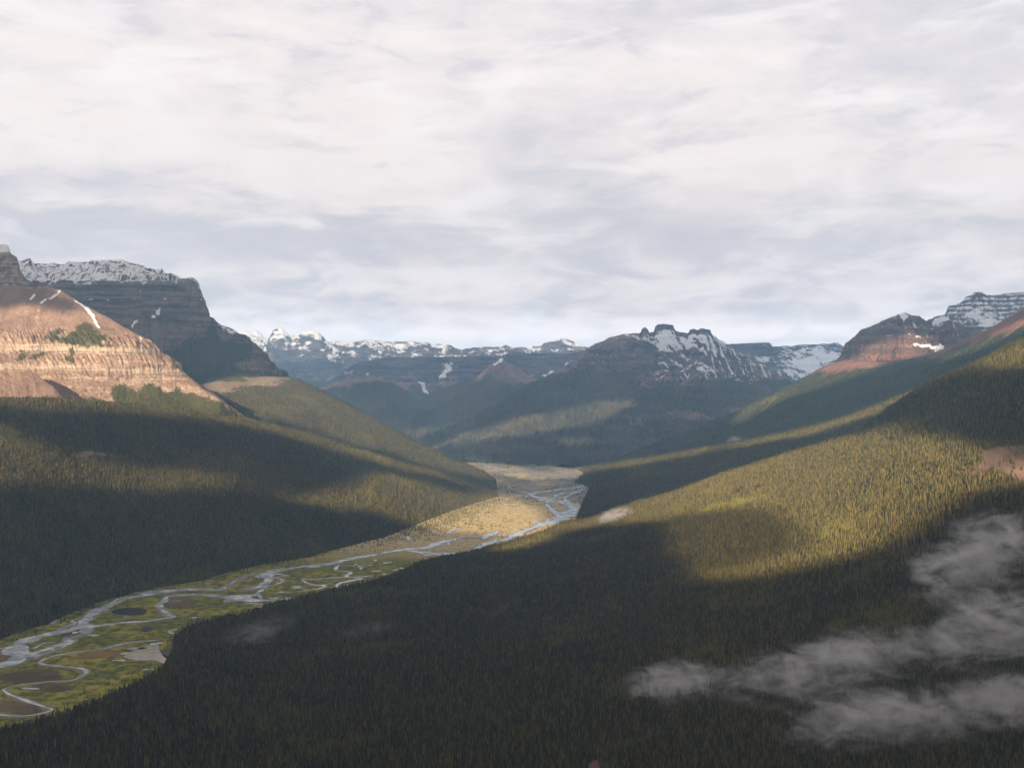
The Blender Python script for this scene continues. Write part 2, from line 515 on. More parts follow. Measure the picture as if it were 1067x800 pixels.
def masks_castle(c, at):
    st = np.clip(0.36 + np.sin(c['z'] / 12 + 3 * nz(c, 900, 3)) * 0.32 + 1.0 * nz(c, 70, 5), 0, 1)
    big = np.clip(0.42 + 0.5 * inside([(995, 322), (1015, 322), (1035, 330), (1046, 340), (1030, 345), (1010, 334)], c['px'], c['py']) / 6 + 1.4 * nz(c, 90, 5), 0, 1) * sstep(-12, -3, inside([(995, 322), (1015, 322), (1035, 330), (1046, 340), (1030, 345), (1010, 334)], c['px'], c['py']))
    return {'snow': np.maximum(st * 0.9, big) * sstep(352, 338, c['py'] + 6 * nz(c, 200, 3)), 'cliff': np.maximum(at['cliff'], 0.7)}


build_mass('snowy_ridge', [sil, r2, foot], 420, [70, 90], M_far, False, amp=25, lam=400, gul=45, glam=260, rough=(20, 150), back=35, jag=0.1, terr=0.8, tper=110, masks=masks_castle)

# ---------------- left forested hill
sil = [(-600, 400, 4300), (-300, 405, 4600), (-150, 410, 4900), (0, 414, 5200), (60, 415, 5500), (120, 419, 5900), (200, 427, 6300), (260, 437, 6600), (330, 455, 7000), (400, 476, 7300), (440, 487, 7500), (480, 499, 7750), (519, 514, 7950)]
foot = [(-620, 900, 1850), (-320, 800, 2300), (-155, 730, 2800), (0, 670, 3358), (60, 648, 3650), (120, 624, 4054), (200, 609, 4348), (260, 594, 4687), (330, 580, 5056), (400, 562, 5625), (440, 547, 6207), (480, 532, 6923), (519, 517, 7700)]
mid = []
for a, b in zip(sil, foot):
    A, B = P(*a), P(*b)
    w = 0.45
    mp = [A[i] * w + B[i] * (1 - w) for i in range(3)]
    mp[2] += 0.05 * A[2]
    mid.append((533.5 + mp[0] / mp[1] * F, 400 + (CAM_H - mp[2]) / mp[1] * F, mp[1]))


def masks_left(c, at):
    px, py = c['px'], c['py']
    top = np.interp(px, [-600, 0, 60, 118, 169, 225, 270, 300], [392, 410, 413, 415, 417, 418, 415, 400])
    g = sstep(-8, 7, py - top + 6 * nz(c, 120, 4))
    g = g - sstep(-2, 1.5, inside([(364, 456), (370, 460), (380, 469), (376, 470), (368, 464)], px, py) + 1.5 * nz(c, 40, 3))
    g = g - 0.7 * sstep(-5, 7, inside([(70, 470), (110, 468), (135, 474), (110, 480), (75, 477)], px, py) + 5 * nz(c, 100, 4))
    return {'green': g}


build_mass('forested_hill', [sil, mid, foot], 640, [120, 120], M_hill, True, lift=2.0, edge=(0, 60), amp=26, lam=600, gul=30, glam=420, back=20, jag=0.3, masks=masks_left, stretch=0.3)

# ---------------- second hill, behind it
sil = [(120, 400, 9300), (200, 398, 9300), (250, 392, 9300), (300, 393, 9300), (330, 404, 9250), (375, 427, 9150), (420, 452, 9050), (470, 476, 8950), (500, 489, 8850), (517, 499, 8800)]
foot = [(120, 440, 7400), (200, 440, 7500), (250, 445, 7500), (300, 452, 7600), (330, 462, 7650), (375, 474, 7650), (420, 488, 7800), (470, 503, 8000), (500, 512, 8050), (519, 516, 7900)]


def masks_second(c, at):
    px, py = c['px'], c['py']
    g = np.ones_like(px)
    for poly in ([(205, 396), (262, 396), (300, 404), (255, 402), (235, 412), (215, 408)], [(255, 392), (290, 386), (310, 394), (280, 400)]):
        g = g - 0.85 * sstep(-6, 6, inside(poly, px, py) + 6 * nz(c, 120, 5))
    return {'green': g}


build_mass('second_hill', [sil, foot], 460, [150], M_hill, True, lift=2.0, edge=(0, 40), amp=18, lam=500, gul=30, glam=330, back=25, jag=0.3, masks=masks_second)

# ---------------- orange mountain
sil = [(-500, 180, 7800), (-200, 235, 7700), (-60, 250, 7650), (0, 254.5, 7600), (8, 255.5, 7580), (11, 264, 7560), (18, 268, 7540), (21, 282, 7500), (28, 292, 7450), (37, 296, 7350), (56, 300, 7150), (63, 302, 7050),
       (84, 316, 6950), (112, 331, 6850), (140, 347, 6750), (160, 361, 6700), (169, 368, 6650), (185, 380.5, 6600), (197, 393, 6550), (214, 406, 6500), (228, 414, 6480), (266, 441, 6700)]
c2 = [(-500, 250, 7300), (-200, 285, 7250), (-60, 291, 7250), (0, 291, 7250), (8, 292, 7250), (12, 293, 7250), (18, 294, 7240), (22, 296, 7240), (28, 299, 7230), (37, 303, 7150), (56, 312, 6950), (64, 316, 6880),
      (84, 326, 6800), (112, 339, 6750), (140, 353, 6680), (160, 365, 6640), (169, 371, 6600), (185, 383, 6560), (197, 395, 6520), (214, 407, 6480), (228, 415, 6460), (266, 442, 6690)]
c3 = [(-500, 340, 6400), (-200, 350, 6400), (-60, 358, 6380), (0, 359, 6350), (8, 359, 6350), (12, 359, 6350), (18, 359, 6350), (22, 359, 6350), (28, 359, 6350), (37, 360, 6350), (56, 360, 6330), (64, 360, 6330),
      (84, 361, 6330), (112, 361, 6360), (140, 364, 6450), (160, 369, 6520), (169, 373, 6540), (185, 385, 6520), (197, 396, 6500), (214, 408, 6460), (228, 416, 6440), (266, 443, 6680)]
foot = [(-500, 415, 5400), (-200, 418, 5500), (-60, 420, 5600), (0, 421, 5700), (8, 421, 5700), (12, 421, 5720), (18, 421, 5750), (22, 421, 5760), (28, 421, 5780), (37, 421, 5800), (56, 422, 5850), (64, 422, 5880),
        (84, 423, 5950), (112, 425, 6050), (140, 427, 6150), (160, 430, 6200), (169, 431, 6230), (185, 433, 6260), (197, 434, 6300), (214, 436, 6330), (228, 438, 6400), (266, 446, 6660)]


def band(py, a, b, w=1.2):
    return sstep(a - w, a + w, py) * sstep(b + w, b - w, py)


def masks_orange(c, at):
    px, py = c['px'], c['py']
    zw = c['z'] + 14 * fbm(c['x'] / 700, c['y'] / 700, 0 * px + 1098, 3)
    rag = 0.85 + 1.3 * fbm(c['U'] / 28, c['gmain'] / 110, 0 * px, 4)
    cl = 0
    for zb, zt, k_ in ((1095, 1165, 1), (965, 1024, .9), (922, 942, .7), (1040, 1052, .5)):
        cl = np.maximum(cl, k_ * rag * sstep(zb - 6, zb + 6, zw) * sstep(zt + 8, zt - 6, zw))
    cl = np.maximum(cl, sstep(-2, 2, inside([(-600, 100), (9, 250), (14, 262), (22, 280), (30, 293), (22, 297), (-600, 297)], px, py)))
    cl = np.maximum(cl, at['cliff'] * 0.5)
    g = 0
    for poly, s in (([(66, 361), (88, 337), (100, 348), (112, 361), (90, 362)], 1), ([(44, 359), (62, 345), (66, 345), (62, 360)], .75), ([(26, 359), (32, 352), (44, 350), (42, 359)], .5),
                    ([(18, 378), (22, 366), (30, 368), (26, 379)], .85), ([(30, 378), (44, 366), (54, 368), (38, 377)], .85), ([(68, 380), (74, 367), (80, 368), (76, 380)], .7), ([(0, 352), (20, 350), (30, 352), (10, 358)], .35),
                    ([(116, 412), (120, 400), (130, 402), (150, 408), (148, 400), (160, 399), (172, 408), (180, 404), (205, 412), (228, 418), (266, 442), (260, 450), (150, 445), (118, 425)], .72),
                    ([(-100, 412), (36, 412), (50, 415), (110, 417), (120, 440), (-100, 440)], .75)):
        g = np.maximum(g, s * sstep(-9, 7, inside(poly, px, py) + 7 * nz(c, 70, 5) + 2.0 * c['rg']))
    g = np.maximum(g, .75 * sstep(.30, .42, nz(c, 38, 3, 7.7)) * sstep(352, 372, py) * sstep(420, 395, py))
    sn = 0
    for ln, w in (([(73, 306), (82, 316), (90, 323)], .8), ([(90, 323), (97, 332)], 1.6), ([(97, 332), (103, 341)], .9), ([(62, 303), (57, 308), (52, 312)], 1.0), ([(48, 313), (44, 317)], .8),
                  ([(36, 307), (32, 311)], .8), ([(144, 357), (145, 360)], .7)):
        sn = np.maximum(sn, sstep(w + .9, w - .3, line_dist(ln, px, py) + 1.2 * nz(c, 30, 3)))
    sn = np.maximum(sn, sstep(-2, 1, inside([(-80, 240), (9, 250), (11, 262), (2, 263), (-80, 262)], px, py) + 2 * nz(c, 40, 3)))
    jt = sstep(.08, .34, fbm(c['U'] / 17, c['gmain'] / 120, 0 * px + 5, 3)) * sstep(.3, .6, cl) * (.15 + .85 * sstep(90, 130, px))
    crag = sstep(-2, 2, inside([(-600, 100), (9, 250), (14, 262), (22, 280), (32, 293), (60, 301), (22, 299), (-600, 299)], px, py) + 3 * nz(c, 60, 3))
    return {'cliff': np.maximum(cl, crag), 'green': g, 'snow': sn, 'streak': at['streak'] - .75 * jt - crag * (.35 + .9 * nz(c, 40, 4))}


M_o = build_mass('orange_mountain', [sil, c2, c3, foot], 860, [70, 160, 160], M_orange, False, amp=22, lam=260, gul=9, glam=160, back=33, jag=0.35, stretch=0.15, skew=0.25,
                 masks=masks_orange, ledges=((1098, 1160, 34), (968, 1020, 26), (925, 940, 10)))
# ---------------- lower left spur in front of it
sil = [(-400, 330, 5300), (-100, 352, 5450), (0, 368, 5600), (14, 375, 5600), (28, 383, 5590), (42, 393, 5580), (56, 403, 5560), (66, 415, 5550)]
foot = [(-400, 420, 4900), (-100, 422, 5100), (0, 423, 5250), (14, 424, 5300), (28, 425, 5330), (42, 426, 5360), (56, 427, 5400), (68, 428, 5450)]


def masks_spur(c, at):
    px, py = c['px'], c['py']
    cl = band(py + 2 * nz(c, 300, 3), 379, 387) * (0.7 + 0.9 * nz(c, 45, 4))
    return {'cliff': np.maximum(cl, at['cliff'] * .4), 'green': sstep(411, 418, py + 6 * nz(c, 80, 4)) * .9}


build_mass('lower_spur', [sil, foot], 300, [150], M_orange, False, amp=12, lam=250, gul=12, glam=110, back=34, jag=0.3, stretch=0.15, ledges=((965, 1010, 24),), masks=masks_spur)

# ---------------- great dark cliff mountain
sil = [(-200, 262, 11000), (0, 266, 11000), (21, 272, 11000), (31, 269, 11000), (36, 275, 11000), (70, 276, 11000), (74, 273.5, 11000), (93, 272.5, 11000), (95, 271, 11000), (126, 270, 11000), (135, 273.5, 11000), (150, 277, 11000),
       (152, 280, 10900), (166, 282, 10800), (178, 287, 10500), (186, 290, 10200), (202, 289, 10050), (207, 296, 10000), (209, 309, 9980), (215, 319, 9960), (219, 330, 9950), (230, 338, 9920), (244, 344, 9900), (261, 354, 9850), (273, 364, 9800),
       (281, 373.5, 9750), (290, 384, 9700), (304, 395, 9600)]
kpx = [p[0] for p in sil]


def rail(dpx, py, Y):
    """same keys as the crest; py and Y given at a few stations"""
    return [(k + dpx, float(np.interp(k, py[0], py[1])), float(np.interp(k, Y[0], Y[1]))) for k in kpx]


t1 = rail(0, ([-200, 21, 126, 166, 186, 202, 207, 209, 215, 219, 230, 261, 281, 304], [280, 282, 283, 286, 291, 290.5, 299, 312, 321, 332, 340, 356, 375, 396]), ([-200, 126, 186, 202, 219, 304], [10500, 10450, 10150, 10020, 9940, 9590]))
t2 = rail(0, ([-200, 21, 126, 166, 186, 202, 207, 209, 215, 219, 230, 261, 281, 304], [293, 293, 295, 294, 294, 293, 303, 315, 324, 334, 342, 358, 377, 397]), ([-200, 126, 186, 202, 219, 304], [10150, 10120, 10080, 10000, 9920, 9580]))
t3 = rail(0, ([-200, 21, 100, 160, 202, 215, 219, 230, 261, 281, 304], [322, 322, 324, 327, 328, 332, 339, 347, 362, 380, 399]), ([-200, 126, 202, 219, 304], [10000, 9970, 9880, 9850, 9550]))
ft = rail(0, ([-200, 21, 100, 160, 202, 230, 261, 281, 304], [405, 405, 410, 415, 412, 408, 405, 405, 407]), ([-200, 126, 202, 219, 304], [8800, 8800, 9000, 9050, 9300]))


def masks_cliff(c, at):
    px, py, z, V = c['px'], c['py'], c['z'], c['V']
    cl = sstep(0.0, 0.1, V) * sstep(3.08, 2.95, V + 0.35 * nz(c, 120, 4)) * 0.9
    cl = np.maximum(cl, at['cliff'] * 0.6)
    diag = np.sin((c['U'] * 1.0 + c['gmain'] * 0.9) / 55 + 5 * nz(c, 400, 3))
    s1 = band(V, 0.55, 2.0, .12) * (0.66 + 0.6 * nz(c, 60, 4) + 2.0 * fbm((c['U'] + c['gmain'] * 0.9) / 42, (c['U'] - c['gmain']) / 260, 0 * px, 4) - sstep(150, 200, px) * .4)
    s2 = band(V, -2, 0.6, .1) * (0.34 + 0.55 * np.sin(np.clip(V, 0, 1) * 19 + 2.5 * nz(c, 1500, 2) + 1) + 0.6 * nz(c, 80, 4))
    s3 = sstep(0.12, 0.5, nz(c, 130, 5, 4.4) + 0.16 * np.sin(z / 14) - 0.10 * (V - 2)) * sstep(3.1, 2.6, V) * .9
    sn = np.maximum(np.maximum(s1, s2), s3) * sstep(225, 200, px)
    for poly in ([(137, 341), (140, 336), (145, 334), (143, 337), (138, 342)], [(159, 330), (162, 330), (162, 333), (159, 333)], [(163, 324), (167, 322), (166, 326), (163, 327)], [(235, 342), (246, 346), (240, 346)], [(241, 349), (245, 350), (243, 352)], [(226, 336), (236, 342), (233, 343)]):
        sn = np.maximum(sn, sstep(-1.0, .6, inside(poly, px, py) + 1.0 * nz(c, 40, 3)))
    g = 0
    for poly in ([(168, 372), (180, 362), (200, 352), (205, 357), (222, 345), (226, 352), (222, 360), (262, 362), (258, 372), (242, 380), (236, 388), (218, 388), (200, 396), (185, 388), (172, 380)],
                 [(160, 400), (200, 390), (240, 386), (270, 392), (304, 396), (304, 420), (160, 430)]):
        g = np.maximum(g, sstep(-10, 8, inside(poly, px, py) + 8 * nz(c, 110, 5) + 5 * c['rg']))
    return {'cliff': cl, 'snow': sn, 'green': g}


build_mass('cliff_mountain', [sil, t1, t2, t3, ft], 620, [30, 40, 110, 130], M_cliff, False, amp=34, lam=300, gul=55, glam=150, rough=(14, 90), back=35, jag=0.15, terr=0.7, tper=95, stretch=0.2,
           masks=masks_cliff, cliffs=lambda Q, V: sstep(3.3, 3.0, V) * 0.9 + 0.1)

# ---------------- far snow peaks on the left
sil = [(60, 352, 24000), (200, 346, 24000), (250, 346, 24000), (267, 344, 24000), (278, 355, 23500), (286, 344, 23000), (293, 342, 23000), (303, 352, 23000), (315, 346, 23000), (322, 345, 23000), (331, 346.5, 23000), (340, 356, 23500), (357, 355, 24000),
       (376, 354.5, 24000), (430, 356, 24000), (447, 357, 24000), (469, 360.5, 24000), (477, 368, 24000), (489, 362.5, 24000), (503, 360.5, 24000), (520, 362, 24000), (535, 361, 24000), (561, 361, 24000), (576, 355, 23500), (589, 353.5, 23500),
       (599, 357, 23500), (610, 362, 23500), (640, 366, 23500), (720, 372, 24000)]
kpx = [p[0] for p in sil]
mid = rail(2, ([60, 250, 280, 330, 360, 470, 560, 610, 720], [362, 364, 372, 368, 370, 372, 370, 370, 380]), ([60, 720], [22300, 22300]))
foot = rail(0, ([60, 720], [415, 415]), ([60, 720], [19500, 19500]))


def masks_far(c, at):
    px, py, z = c['px'], c['py'], c['z']
    a = (372 - py) / 14 + sstep(285, 262, px) * .8 + band(px, 338, 372, 5) * .4 - band(px, 281, 304, 4) * .35 - band(px, 312, 334, 4) * .25
    sn = np.clip(0.42 + 1.0 * (a * 0.5 + 1.7 * fbm(c['U'] / 260, c['gmain'] / 420, z / 240, 5) - 0.3 * sstep(30, 50, c['slope']) + 0.14 * np.sin(z / 24 + 2 * nz(c, 900, 2)) - 0.30), 0, 1)
    return {'snow': sn * sstep(404, 372, py + 20 * nz(c, 500, 3)), 'cliff': np.maximum(at['cliff'], .8 * sstep(400, 385, py)), 'green': sstep(395, 404, py)}


build_mass('far_snow_peaks', [sil, mid, foot], 700, [50, 70], M_far, False, amp=110, lam=1000, gul=170, glam=600, back=38, rough=(60, 420), jag=0.2, terr=0.3, tper=160, masks=masks_far, stretch=.3)

# ---------------- plateau wall
sil = [(280, 420, 17500), (326, 405, 17500), (343, 397, 17600), (368, 380, 17800), (390, 374.5, 18000), (407, 373, 18000), (475, 371.6, 18000), (520, 371, 18000), (535, 366.5, 18000), (550, 368, 18000), (595, 368, 18000), (610, 364, 18000), (640, 372, 18000), (680, 385, 18000)]
kpx = [p[0] for p in sil]
mid = rail(0, ([280, 343, 368, 390, 475, 550, 610, 680], [424, 402, 391, 389, 391, 388, 385, 397]), ([280, 680], [17500, 17600]))
foot = rail(0, ([280, 680], [445, 445]), ([280, 680], [15300, 15300]))


def masks_plateau(c, at):
    px, py = c['px'], c['py']
    sn = sstep(0.22, 0.48, nz(c, 350, 5, 1.1) + .05 * sstep(380, 372, py)) * sstep(405, 395, py) * .9
    for poly in ([(436, 398), (441, 396), (445, 405), (448, 411), (444, 409)], [(424, 420), (434, 417), (436, 419), (426, 421)], [(564, 390), (575, 385), (580, 388), (570, 391)]):
        sn = np.maximum(sn, sstep(-1.2, .6, inside(poly, px, py) + nz(c, 80, 3)))
    return {'snow': sn, 'cliff': np.maximum(at['cliff'], .85 * sstep(400, 388, py + 5 * nz(c, 300, 3))), 'green': sstep(400, 412, py + 14 * nz(c, 500, 4) + 3 * c['rg'])}


build_mass('plateau_wall', [sil, mid, foot], 520, [60, 60], M_far, False, amp=60, lam=600, gul=130, glam=420, back=20, jag=0.06, terr=0.3, tper=130, masks=masks_plateau, stretch=.25)

# ---------------- pyramid hill in front of the plateau
sil = [(290, 424, 15000), (326, 406, 15000), (355, 397, 15000), (385, 391.5, 15000), (405, 396, 15100), (425, 408, 15200), (436, 417, 15500), (441, 416, 15700), (451, 407, 15900), (467, 402, 16000), (497, 392, 16200), (510, 381, 16400), (522, 373, 16500),
       (535, 380.6, 16400), (550, 390, 16200), (562, 397, 16000), (590, 402, 15600), (640, 415, 15300)]
kpx = [p[0] for p in sil]
mid = rail(4, ([290, 326, 385, 436, 451, 497, 522, 550, 590, 640], [432, 418, 412, 427, 420, 412, 400, 408, 414, 424]), ([290, 385, 522, 640], [14500, 14500, 15400, 14900]))
foot = rail(0, ([290, 430, 640], [455, 464, 462]), ([290, 430, 640], [13500, 13700, 13700]))


def masks_pyr(c, at):
    px, py = c['px'], c['py']
    bare = inside([(505, 380), (522, 368), (545, 380), (566, 398), (550, 402), (530, 396), (515, 394), (508, 390), (498, 397), (498, 388)], px, py)
    bare = np.maximum(bare, inside([(320, 402), (360, 390), (400, 388), (420, 396), (392, 396), (360, 400), (335, 406)], px, py) * .6)
    g = 1 - sstep(-3, 2, bare + 4 * nz(c, 400, 4))
    sn = sstep(-1, .4, np.maximum(inside([(519, 376), (523, 371), (525, 374), (521, 378)], px, py), inside([(514, 380), (519, 377), (519, 379), (515, 381)], px, py)))
    return {'green': g, 'snow': sn, 'cliff': at['cliff'] * .5}


build_mass('pyramid_hill', [sil, mid, foot], 460, [70, 70], M_far, False, amp=50, lam=700, gul=90, glam=380, back=28, jag=0.12, masks=masks_pyr, stretch=.3)

# ---------------- castle mountain in the middle
sil = [(425, 463, 13700), (450, 453, 13800), (480, 441, 13800), (520, 419, 13900), (558, 397, 14200), (583, 386, 14500), (609, 366.5, 15000), (617, 361, 15100), (634, 352.5, 15400), (648, 348.5, 15500), (668, 347, 15500), (669, 342.5, 15500), (672, 341, 15500), (674.5, 343, 15500),
       (676, 347, 15500), (682, 347, 15500), (683.5, 340, 15500), (691, 338, 15500), (701, 339, 15500), (703.5, 345, 15500), (711, 347, 15500), (717, 346.5, 15500), (718.5, 343.5, 15500), (722, 342, 15500), (727, 344, 15500), (732, 342, 15500), (739, 344, 15500), (742, 348.5, 15500),
       (752, 356, 15500), (770, 368, 15300), (800, 385, 15000), (840, 405, 14500), (900, 430, 14000)]
kpx = [p[0] for p in sil]
mid = rail(0, ([425, 480, 520, 558, 609, 648, 690, 742, 770, 800, 840, 900], [466, 449, 433, 416, 398, 384, 378, 384, 392, 402, 416, 436]), ([425, 520, 600, 690, 800, 900], [13300, 13300, 14100, 14700, 14500, 13600]))
mid2 = rail(0, ([425, 480, 520, 558, 609, 690, 742, 800, 900], [469, 458, 450, 440, 428, 416, 416, 422, 445]), ([425, 690, 900], [12800, 13300, 12800]))
foot = rail(0, ([425, 480, 520, 600, 700, 800, 900], [474, 482, 485, 488, 486, 472, 460]), ([425, 480, 600, 700, 900], [12100, 11100, 10300, 10300, 11000]))


def masks_cas(c, at):
    px, py, z, V = c['px'], c['py'], c['z'], c['V']
    tree = np.interp(px, [425, 560, 583, 650, 665, 690, 730, 760, 840], [300, 396, 392, 388, 398, 405, 402, 396, 398])
    g = sstep(-12, 12, py - tree + 9 * nz(c, 350, 5) + 5 * c['rg'])
    right = sstep(655, 690, px)
    dg, al = c['U'] - c['gmain'] * .75, c['U'] + c['gmain']
    d = 1.9 * fbm(dg / 105, al / 520, 0 * px + 3, 5)
    a = 0.70 * right + .8 * fbm(dg / 45, al / 170, 0 * px + 9, 4) - 0.42 * (1 - right) + np.clip((356 - py) / 12, -1.3, 1) * .45 + d + .5 * nz(c, 400, 4)
    a = np.maximum(a, 1.6 * (0.35 - np.abs(py - (349 + (px - 655) * 0.42 + 4 * nz(c, 300, 3))) / 9) * band(px, 612, 800, 10) + .9 * nz(c, 150, 4))
    sn = np.clip(0.42 + 1.1 * (a - 0.42), 0, 1) * sstep(403, 388, py + 8 * nz(c, 300, 3)) * sstep(560, 600, px)
    blk = band(V, -1, .16, .04) * band(px, 666, 743, 1)
    sn = sn * (1 - .8 * blk)
    clr = sstep(-4, 3, np.maximum(np.maximum(inside([(652, 436), (672, 434), (674, 438), (655, 440)], px, py), inside([(690, 426), (720, 430), (745, 436), (730, 440), (700, 434)], px, py) * .7),
                                     inside([(750, 430), (775, 428), (790, 431), (765, 435)], px, py)) + 4 * nz(c, 120, 4))
    cl = np.maximum(at['cliff'], .85 * right * sstep(388, 372, py + 6 * nz(c, 300, 3)))
    return {'green': g * (1 - .8 * clr), 'snow': sn, 'cliff': np.maximum(cl, blk)}


build_mass('castle_mountain', [sil, mid, mid2, foot], 900, [90, 60, 70], M_far, False, amp=70, lam=800, gul=120, glam=300, back=33, jag=0.25, rough=(30, 230), terr=0.2, tper=120, masks=masks_cas, stretch=.25)

# ---------------- dark wall and snowfields between castle and red mountain
sil = [(700, 372, 19000), (740, 362, 19000), (757, 359, 19000), (777, 358, 19000), (802, 357, 19000), (805, 361, 19200), (825, 361, 19500), (835, 359, 19500), (848, 359, 19500), (873, 357, 19500), (878, 361, 19500), (900, 356, 19500), (960, 350, 19500), (1060, 345, 19500)]
kpx = [p[0] for p in sil]
mid = rail(2, ([700, 757, 802, 835, 878, 960, 1060], [384, 378, 376, 373, 374, 372, 370]), ([700, 1060], [18300, 18300]))
foot = rail(0, ([700, 1060], [420, 420]), ([700, 1060], [15500, 15500]))


def masks_wall(c, at):
    px, py = c['px'], c['py']
    d = 1.8 * fbm((c['U'] - c['gmain'] * .7) / 120, (c['U'] + c['gmain']) / 600, 0 * px + 1, 5)
    a = d + .6 * nz(c, 450, 4) - .08 + .34 * sstep(800, 835, px) + .28 * band(py, 374, 394, 4) - .35 * (band(py, 355, 371, 2) * sstep(812, 800, px))
    sn = np.clip(0.42 + 1.0 * (a - 0.34), 0, 1) * sstep(404, 388, py + 8 * nz(c, 300, 3))
    sn = np.maximum(sn, sstep(-2, 1, inside([(822, 376), (838, 373), (856, 378), (852, 385), (840, 386), (828, 381)], px, py) + 3 * nz(c, 150, 3)))
    sn = np.maximum(sn, sstep(-2, 1, inside([(846, 366), (872, 366), (876, 372), (858, 376), (848, 372)], px, py) + 3 * nz(c, 150, 3)))
    return {'snow': sn, 'cliff': np.maximum(at['cliff'], .8), 'green': sstep(394, 402, py)}


build_mass('far_wall', [sil, mid, foot], 460, [60, 70], M_far, False, amp=60, lam=900, gul=130, glam=430, back=33, jag=0.1, rough=(30, 300), terr=0.35, tper=130, masks=masks_wall, stretch=.3)
print('masses', round(time.time() - T0, 1))


# ------------------------------------------------------------------ river and valley floor
def A(pts):
    return [G(x / 5.0, 600 + y / 5.0) for x, y in pts]


def Bz(pts):
    return [G(180 + x / 5.335, 540 + y / 5.335) for x, y in pts]


def Cz(pts):
    return [G(360 + x / 3.811, 480 + y / 3.811) for x, y in pts]


